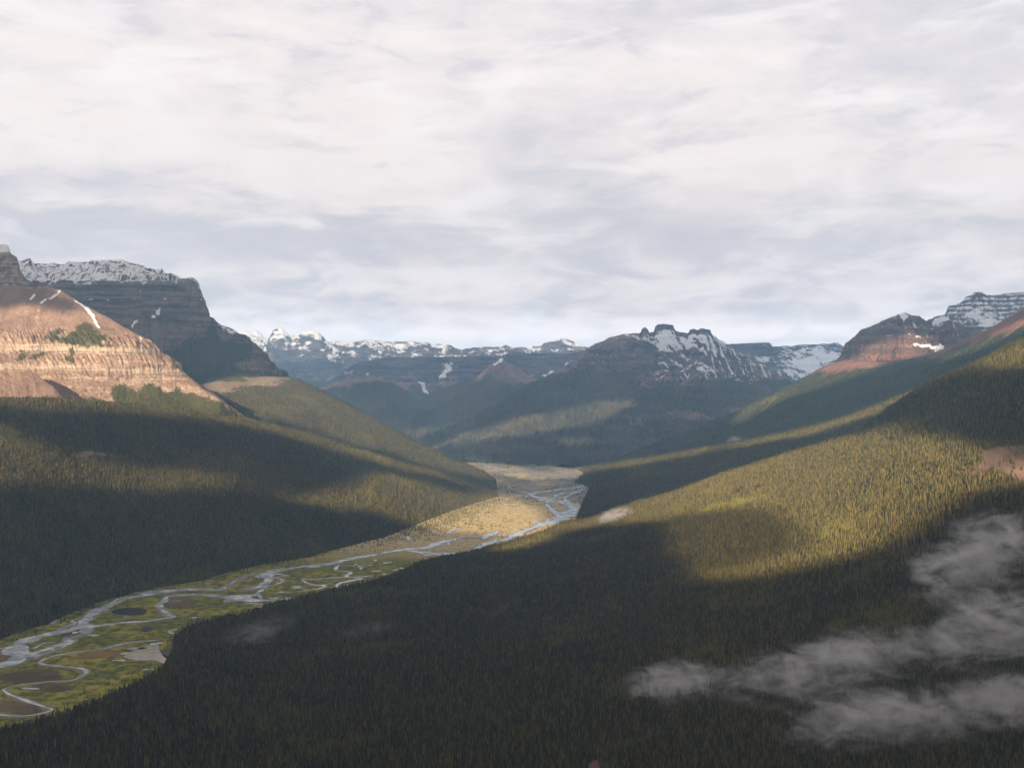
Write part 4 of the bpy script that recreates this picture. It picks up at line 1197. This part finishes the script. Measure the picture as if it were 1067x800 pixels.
# ------------------------------------------------------------------ unseen cloud sheet added to shade the land
# Polygons: where gaps are cut to let the sun through (survey directions as above), per sheet of land
LIT = [
    (('orange_mountain', 'lower_spur'), [(-200, 325), (0, 322), (30, 318), (62, 326), (90, 322), (125, 335), (165, 362), (240, 420), (240, 445), (-200, 445)], 1.0, 4),
    (('forested_hill',), [(-200, 400), (60, 405), (230, 418), (330, 445), (400, 468), (470, 488), (515, 505), (500, 506), (440, 495), (380, 478), (320, 461), (250, 443), (190, 433), (90, 427), (40, 428), (0, 421), (-200, 420)], 1.0, 2.5),
    (('forested_hill',), [(-200, 440), (0, 442), (30, 462), (60, 474), (110, 484), (180, 488), (235, 495), (262, 503), (240, 513), (190, 511), (120, 508), (60, 503), (20, 506), (-200, 510)], 0.8, 7),
    (('forested_hill', 'valley_floor'), [(290, 518), (350, 512), (390, 498), (425, 499), (455, 508), (480, 515), (530, 514), (560, 530), (575, 548), (560, 556), (520, 560), (490, 556), (460, 552), (430, 546), (400, 535), (340, 529)], 1.0, 6),
    (('second_hill',), [(150, 385), (300, 385), (345, 400), (400, 430), (450, 455), (500, 478), (520, 500), (500, 498), (450, 485), (400, 470), (300, 440), (210, 425)], 0.85, 5),
    (('castle_mountain', 'valley_floor'), [(445, 466), (480, 452), (520, 442), (560, 433), (620, 420), (662, 416), (652, 430), (610, 443), (560, 452), (500, 462), (460, 468)], 1.0, 4),
    (('castle_mountain', 'valley_floor'), [(585, 459), (602, 457), (622, 460), (606, 466), (588, 466)], 0.9, 3),
    (('castle_mountain', 'valley_floor', 'middle_slope', 'long_flank'), [(490, 478), (520, 484), (560, 490), (600, 489), (640, 482), (700, 473), (745, 465), (740, 470), (690, 479), (640, 488), (605, 496), (560, 500), (520, 494), (495, 488)], 1.0, 3),
    (('pyramid_hill',), [(422, 450), (470, 442), (505, 434), (508, 440), (470, 449), (428, 454)], 0.8, 2),
    (('pyramid_hill',), [(498, 385), (512, 380), (505, 390), (500, 396), (494, 396)], 0.5, 2),
    (('middle_slope', 'long_flank'), [(735, 468), (790, 457), (850, 444), (900, 428), (945, 409), (952, 412), (905, 434), (850, 452), (780, 464)], 1.0, 2),
    (('near_hill', 'middle_slope'), [(930, 414), (960, 400), (1005, 380), (1067, 340), (1200, 300), (1200, 380), (1067, 382), (1010, 384), (985, 395), (950, 412)], 1.0, 3),
    (('long_flank',), [(765, 440), (785, 412), (830, 388), (870, 368), (905, 368), (920, 380), (895, 392), (850, 404), (820, 414), (795, 426), (770, 440)], 1.0, 3),
    (('long_flank',), [(975, 372), (1000, 364), (1067, 332), (1200, 290), (1200, 300), (1067, 346), (1020, 364), (985, 376)], 1.0, 3),
    (('red_mountain',), [(870, 395), (885, 378), (905, 364), (930, 352), (950, 346), (968, 352), (978, 362), (960, 372), (925, 378), (890, 388)], 1.0, 4),
    (('near_hill',), [(520, 572), (600, 535), (700, 505), (760, 482), (820, 462), (880, 452), (930, 448), (985, 462), (1067, 482), (1200, 486), (1200, 505), (1067, 504), (1005, 515), (960, 540), (930, 565), (880, 583), (830, 592), (780, 600), (738, 601), (728, 597), (790, 588), (840, 570), (835, 548), (810, 530), (770, 527), (720, 536), (670, 546), (620, 549), (580, 558), (560, 566)], 1.0, 5),
    (('near_hill',), [(728, 598), (700, 570), (690, 545), (770, 520), (850, 545), (845, 575), (790, 592)], 0.30, 8),
    (('forested_hill',), [(0, 510), (120, 515), (290, 520), (330, 500), (260, 480), (120, 470), (30, 450), (0, 440)], 0.10, 12),
]
allv, allf, owner = [], [], []
vb = 0
for v, f, nm in COARSE:
    allv.append(v)
    allf += [tuple(int(i) + vb for i in q) for q in f]
    owner += [nm] * len(f)
    vb += len(v)
bvh = BVHTree.FromPolygons([tuple(p) for p in np.concatenate(allv)], allf)
def deck_z(y):
    return 3000 + 0.3 * np.maximum(0, y + 1000) - 0.1 * np.maximum(0, y - 7000)


step = 60.0
gx = np.arange(-12000, 9000, step)
gy = np.arange(-8500, 13500, step)
L = np.zeros((len(gy), len(gx)))
down = Vector(-sdir)
hit_ok = np.zeros(L.shape, bool)
HY_Y = np.zeros(L.shape)
HX, HY, HO = np.zeros(L.shape), np.zeros(L.shape), np.empty(L.shape, dtype=object)
for j, yy in enumerate(gy):
    for i, xx in enumerate(gx):
        h = bvh.ray_cast(Vector((xx, yy, float(deck_z(yy)))), down, 60000)
        if h[0] is not None and h[0].y > 1200:
            p = h[0]
            HX[j, i] = 533.5 + p.x / p.y * F
            HY[j, i] = 400 + (CAM_H - p.z) / p.y * F
            HO[j, i] = owner[h[2]]
            HY_Y[j, i] = p.y
            hit_ok[j, i] = True
for names, poly, strength, soft in LIT:
    sel = hit_ok & np.isin(HO.astype(str), names)
    sd = inside(poly, HX[sel], HY[sel])
    XX_, YY_ = np.meshgrid(gx, gy)
    sd = sd + soft * 1.3 * fbm(XX_[sel] / 500, YY_[sel] / 500, 0 * sd, 4)
    L[sel] = np.maximum(L[sel], strength * sstep(-soft * .6, soft * .6, sd))
free = np.zeros(L.shape, bool)
eye_ = Vector((0, 0, CAM_H))
for j in range(len(gy)):
    for i in range(len(gx)):
        if hit_ok[j, i] and -60 < HX[j, i] < 1130 and HY[j, i] < 830:
            dv_ = Vector(((HX[j, i] - 533.5) / F, 1.0, -(HY[j, i] - 400) / F)).normalized()
            q_ = bvh.ray_cast(eye_, dv_, 90000)
            free[j, i] = q_[0] is not None and q_[0].y < HY_Y[j, i] * 0.97
        else:
            free[j, i] = hit_ok[j, i] and HY_Y[j, i] > 6000
er = free.copy()
for a_ in (-2, -1, 0, 1, 2):
    for b_ in (-2, -1, 0, 1, 2):
        er &= np.roll(np.roll(free, a_, 0), b_, 1)
XX_, YY_ = np.meshgrid(gx, gy)
L = np.maximum(L, er * (HY_Y > 6500) * .85 * sstep(-.15, .1, fbm(XX_ / 1400, YY_ / 1400, 0 * XX_, 3)))  # more gaps opened over hidden ground so the sun lights the haze
L = np.maximum(L, .5 * sstep(9300, 10000, YY_))
# soften
for _ in range(1):
    L = (L + np.roll(L, 1, 0) + np.roll(L, -1, 0) + np.roll(L, 1, 1) + np.roll(L, -1, 1)) / 5
dens = 1 - L
print('deck', dens.shape, round(time.time() - T0, 1))
XX_, YY_ = np.meshgrid(gx, gy)
th = 30 + 160 * sstep(0, 1, dens) * (0.7 + .6 * fbm(XX_ / 2500, YY_ / 2500, 0 * XX_, 4))
mid_ = np.stack([XX_, YY_, deck_z(YY_)], -1)
top = mid_ + (sdir / sdir[2]) * (th * .6)[..., None]
bot = mid_ - (sdir / sdir[2]) * (th * .4)[..., None]
nv, nu = XX_.shape
f1 = grid_faces(nv, nu)
V_ = np.concatenate([top.reshape(-1, 3), bot.reshape(-1, 3)])
ring = np.concatenate([np.arange(nu), np.arange(1, nv) * nu + nu - 1, (nv - 1) * nu + np.arange(nu - 2, -1, -1), np.arange(nv - 2, 0, -1) * nu])
r2_ = np.roll(ring, -1)
side = np.stack([ring, r2_, r2_ + nv * nu, ring + nv * nu], 1)
m, nt = material('shade_cloud_vapour')
a = nt.attr('sun_block')
tr = nt.new('ShaderNodeBsdfTransparent')
di = nt.new('ShaderNodeBsdfDiffuse')
di.inputs[0].default_value = (0.6, 0.6, 0.64, 1)
tl = nt.new('ShaderNodeBsdfTranslucent')
tl.inputs[0].default_value = (0.38, 0.39, 0.43, 1)
mx = nt.new('ShaderNodeMixShader')
mx.inputs[0].default_value = 0.6
nt.link(di.outputs[0], mx.inputs[1])
nt.link(tl.outputs[0], mx.inputs[2])
m2 = nt.new('ShaderNodeMixShader')
nt.put(m2.inputs[0], a)
nt.link(tr.outputs[0], m2.inputs[1])
nt.link(mx.outputs[0], m2.inputs[2])
oo = nt.new('ShaderNodeOutputMaterial')
nt.link(m2.outputs[0], oo.inputs[0])
# two skins: each lets the square root through
alpha = 1 - np.sqrt(np.clip(1 - dens * 0.965, 0, 1))
link('shade_cloud_layer', mesh_from('shade_cloud_layer', V_, np.concatenate([f1, f1[:, ::-1] + nv * nu, side]), m, {'sun_block': np.concatenate([alpha.ravel(), alpha.ravel()])}), kind='stuff')

# ------------------------------------------------------------------ mist
def mist_mat(dens, scale, seed, thr, anis=0.2):
    m, nt = material('mist_vapour')
    tc = nt.new('ShaderNodeTexCoord').outputs['Object']
    r = nt.vmath('LENGTH', tc)
    pos = nt.new('ShaderNodeNewGeometry').outputs['Position']
    off = nt.vmath('ADD', nt.scaled(pos, (0.75, 1, 1.5)), (seed * 317.0, seed * 91.0, 0))
    n_ = nt.noise(off, 1 / scale, 6, 0.68, 1.2)
    f = nt.math('SUBTRACT', nt.math('ADD', nt.math('ADD', nt.math('MULTIPLY', n_, 0.75), nt.math('MULTIPLY', nt.noise(off, 1 / (scale * 0.33), 5, 0.7, 0.8), 0.25)), nt.math('MULTIPLY', nt.math('SUBTRACT', 1.0, r), 0.17)), thr + 0.022)
    d = nt.math('MULTIPLY', nt.math('MULTIPLY', nt.math('POWER', nt.math('MAXIMUM', f, 0.0), 1.3), dens * 2.8), nt.step(r, 1.0, 0.4))
    v = nt.new('ShaderNodeVolumePrincipled')
    v.inputs['Color'].default_value = (0.98, 0.98, 0.99, 1)
    v.inputs['Anisotropy'].default_value = anis
    nt.put(v.inputs['Density'], d)
    o = nt.new('ShaderNodeOutputMaterial')
    nt.link(v.outputs[0], o.inputs['Volume'])
    return m


def ellipsoid():
    me = bpy.data.meshes.new('mist')
    import bmesh
    bm = bmesh.new()
    bmesh.ops.create_icosphere(bm, subdivisions=3, radius=1.0)
    bm.to_mesh(me)
    bm.free()
    return me


def ground_at(px, py):
    o = Vector((0, 0, CAM_H))
    d = Vector(P(px, py, 1000.0)) - o
    h = bvh.ray_cast(o, d.normalized(), 60000)
    return h[0]


MIST = [  # px, py, half widths (m): across, deep, high, tilt(deg), density, noise scale, threshold, label
    (705, 716, 150, 120, 50, 6, 0.085, 60, 0.52, 'pale mist bank at the left end of the long low wisp above dark forest'),
    (870, 697, 320, 150, 66, 13, 0.085, 70, 0.524, 'long stretched wisp of mist running up rightwards across the dark forest'),
    (935, 752, 270, 140, 55, 5, 0.08, 70, 0.52, 'low broad grey mist bank near the bottom right corner over dark forest'),
    (1055, 735, 150, 120, 50, 8, 0.08, 70, 0.52, 'mist bank cut by the right edge, lowest of the mist there'),
    (1015, 590, 210, 150, 100, 32, 0.095, 80, 0.530, 'tall ragged mist plume rising along the right edge, the highest one'),
    (1028, 662, 170, 130, 95, 25, 0.09, 70, 0.528, 'ragged mist puff between the tall plume and the lowest banks at the right'),
    (968, 590, 70, 60, 28, 4, 0.08, 50, 0.52, 'small flat mist tongue left of the tall plume'),
    (642, 541, 130, 120, 50, 10, 0.05, 60, 0.50, 'small sunlit white cloudlet on the forest edge beside the far river bend'),
    (766, 459, 90, 80, 36, 6, 0.035, 60, 0.50, 'tiny pale cloudlet on the far slope above the sunlit strip'),
    (262, 665, 190, 120, 45, 20, 0.012, 60, 0.53, 'faint thin mist trace above the trees right of the small pond'),
    (380, 660, 120, 90, 32, 8, 0.012, 60, 0.53, 'faint thin mist trace in the dark forest beside the valley meadow'),
]
unit = ellipsoid()
for i, (px, py, a_, b_, c_, tilt, dn, nsz, thr, lab) in enumerate(MIST):
    p = ground_at(px, py)
    if p is None:
        continue
    me = unit.copy()
    me.name = 'mist'
    me.materials.append(mist_mat(dn, nsz, i + 1, thr))
    dirv = (Vector((0, 0, CAM_H)) - p).normalized()
    o = link('mist', me, label=lab, category='mist', group='wisps of mist over the forest')
    o.location = p + dirv * (c_ * 0.9) + Vector((0, 0, 10))
    o.scale = (a_ * 1.35, b_ * 1.2, c_ * 1.5)
    o.rotation_euler = (0, -math.radians(tilt), 0)

# ------------------------------------------------------------------ haze
HAZE_TOP = 2750.0
hx0, hx1, hy0, hy1, hz0 = -26000, 26000, -1500, 42000, -71.0
hv = [(x, y, z) for z in (hz0, HAZE_TOP) for y in (hy0, hy1) for x in (hx0, hx1)]
hf = [(0, 2, 3, 1), (4, 5, 7, 6), (0, 1, 5, 4), (1, 3, 7, 5), (3, 2, 6, 7), (2, 0, 4, 6)]
m, nt = material('haze_air')
v = nt.new('ShaderNodeVolumePrincipled')
v.inputs['Color'].default_value = (0.36, 0.65, 1.0, 1)
v.inputs['Density'].default_value = 3.5e-5
v.inputs['Anisotropy'].default_value = 0.25
o = nt.new('ShaderNodeOutputMaterial')
nt.link(v.outputs[0], o.inputs['Volume'])
link('haze', mesh_from('haze', hv, hf, m, smooth=False), kind='stuff')

# ------------------------------------------------------------------ sky
w = bpy.data.worlds.new('World')
sc.world = w
w.use_nodes = True
nt = NT(w.node_tree)
sky = nt.new('ShaderNodeTexSky', sky_type='NISHITA', sun_disc=False, sun_elevation=SUN_EL)
sky.sun_rotation = math.atan2(sdir[0], sdir[1])
sky.altitude = 1800
sky.air_density = 1.0
sky.dust_density = 1.0
bg_sky = nt.new('ShaderNodeBackground')
nt.link(sky.outputs[0], bg_sky.inputs[0])
bg_sky.inputs[1].default_value = 0.066
d = nt.new('ShaderNodeTexCoord').outputs['Generated']
sx = nt.new('ShaderNodeSeparateXYZ')
nt.link(d, sx.inputs[0])
zc = nt.math('ADD', nt.math('MAXIMUM', sx.outputs[2], 0.0), 0.055)
cx_ = nt.new('ShaderNodeCombineXYZ')
nt.put(cx_.inputs[0], nt.math('DIVIDE', sx.outputs[0], zc))
nt.put(cx_.inputs[1], nt.math('DIVIDE', sx.outputs[1], zc))
uv = cx_.outputs[0]
nA = nt.noise(nt.vmath('ADD', nt.scaled(d, (3.2, 3.2, 9.0)), (3.7, 1.2, 0.0)), 1.0, 9, 0.55, 0.5)
nB = nt.noise(nt.vmath('ADD', nt.scaled(d, (8.0, 8.0, 30.0)), (8.1, 4.4, 2.0)), 1.0, 8, 0.60, 0.6)
nC = nt.noise(nt.vmath('ADD', nt.scaled(uv, (0.30, 0.30, 1)), (1.1, 9.4, 5.0)), 1.0, 6, 0.55, 0.3)
lum = nt.math('ADD', nt.math('MULTIPLY', nA, .6), nt.math('MULTIPLY', nC, .4))
yy = nt.math('MAXIMUM', sx.outputs[1], 0.02)
ax = nt.math('DIVIDE', sx.outputs[0], yy)
az_ = nt.math('DIVIDE', sx.outputs[2], yy)
wobx = nt.math('MULTIPLY', nt.math('SUBTRACT', nA, 0.5), 0.30)
wobz = nt.math('MULTIPLY', nt.math('SUBTRACT', nB, 0.5), 0.10)
axw = nt.math('ADD', ax, wobx)
azw = nt.math('ADD', az_, wobz)


def bank(x0, z0, x1, z1, up, dn, soft_x=0.12):
    """a long bank of cloud between two bearings, with its own upper and lower softness"""
    k = (z1 - z0) / (x1 - x0)
    mid = nt.math('ADD', nt.math('MULTIPLY', nt.math('SUBTRACT', axw, x0), k), z0)
    dz = nt.math('SUBTRACT', azw, mid)
    a = nt.math('MULTIPLY', nt.step(dz, up, 0.0), nt.step(dz, -dn, 0.0))
    return nt.math('MULTIPLY', a, nt.math('MULTIPLY', nt.step(axw, x0 - soft_x, x0 + soft_x), nt.step(axw, x1 + soft_x, x1 - soft_x)))


lumv = nt.math('ADD', lum, nt.math('MULTIPLY', nt.math('SUBTRACT', nB, 0.5), 0.35))
for (x0, z0, x1, z1, up, dn, k) in ((-.75, .275, -.02, .205, .13, .075, .10), (.12, .26, .60, .20, .14, .09, .08), (-.5, .355, .1, .37, .09, .08, .035),
                                    (-.60, .17, .0, .155, .05, .05, -.11), (.02, .13, .50, .105, .07, .05, -.10), (.42, .42, .60, .38, .10, .12, -.08), (-.10, .20, .20, .23, .05, .05, -.04),
                                    (-.52, .115, -.30, .105, .025, .03, -.03)):
    lumv = nt.math('ADD', lumv, nt.math('MULTIPLY', bank(x0, z0, x1, z1, up, dn), k))
nD = nt.noise(nt.vmath('ADD', nt.scaled(d, (13.0, 13.0, 38.0)), (2.2, 7.4, 1.0)), 1.0, 9, 0.62, 0.9)
lumv = nt.math('ADD', lumv, nt.math('MULTIPLY', nt.math('SUBTRACT', nD, 0.5), 0.28))
c = nt.mix(nt.step(lumv, 0.36, 0.66), (0.66, 0.63, 0.665), (0.90, 0.815, 0.785))
c = nt.mix(nt.step(nB, 0.52, 0.68, 0.0, 0.35), c, (0.93, 0.91, 0.93))
c = nt.mix(nt.step(nt.math('ADD', nD, nt.math('MULTIPLY', nB, .5)), 0.70, 0.58, 0.0, 0.26), c, (0.58, 0.565, 0.62))
lown = nt.math('ADD', nt.math('MULTIPLY', nB, .5), nt.math('MULTIPLY', nD, .5))
c = nt.mix(nt.math('MULTIPLY', nt.step(sx.outputs[2], 0.16, 0.07), nt.step(lown, 0.40, 0.60, 0.30, 0.90)), c, (1.22, 1.08, 1.03))
c = nt.mix(nt.math('MULTIPLY', nt.step(sx.outputs[2], 0.085, 0.03), nt.step(lown, 0.34, 0.56, 0.6, 1.0)), c, (2.4, 2.06, 1.88))
for (x0, z0, x1, z1, up, dn, k) in ((-.25, .066, -.215, .063, .014, .01, .6), (.0, .066, .035, .064, .012, .008, .5), (-.20, .045, .10, .035, .02, .02, .5)):
    c = nt.mix(nt.math('MULTIPLY', bank(x0, z0, x1, z1, up, dn, .02), k), c, (1.55, 1.5, 1.5))
bg_c = nt.new('ShaderNodeBackground')
nt.put(bg_c.inputs[0], c)
bg_c.inputs[1].default_value = 0.44
mx = nt.new('ShaderNodeMixShader')
gap = nt.step(nt.math('ADD', nt.math('MULTIPLY', nA, .6), nt.math('MULTIPLY', nB, .4)), 0.33, 0.42, 0.90, 1.0)
nt.put(mx.inputs[0], gap)
nt.link(bg_sky.outputs[0], mx.inputs[1])
nt.link(bg_c.outputs[0], mx.inputs[2])
ow = nt.new('ShaderNodeOutputWorld')
nt.link(mx.outputs[0], ow.inputs[0])
w.cycles.sampling_method = 'MANUAL'
w.cycles.sample_map_resolution = 512

# ------------------------------------------------------------------ camera and render
cam = bpy.data.cameras.new('camera')
cam.sensor_width = 36.0
cam.lens = 36.0 * F / 1067.0
cam.clip_start = 1.0
cam.clip_end = 200000
co = bpy.data.objects.new('camera', cam)
co.location = (0, 0, CAM_H)
co.rotation_euler = (math.radians(90), 0, 0)
col.objects.link(co)
sc.camera = co
sc.view_settings.view_transform = 'Standard'
sc.view_settings.look = 'None'
sc.view_settings.exposure = 1.5
sc.view_settings.gamma = 1
cy = sc.cycles
cy.max_bounces = 5
cy.diffuse_bounces = 2
cy.glossy_bounces = 2
cy.transparent_max_bounces = 12
cy.volume_bounces = 1
cy.volume_step_rate = 1.0
cy.volume_max_steps = 96
cy.use_denoising = True
cy.denoiser = 'OPENIMAGEDENOISE'
cy.denoising_input_passes = 'RGB_ALBEDO_NORMAL'
cy.sample_clamp_indirect = 4
sc.render.use_persistent_data = False
print('done', round(time.time() - T0, 1))
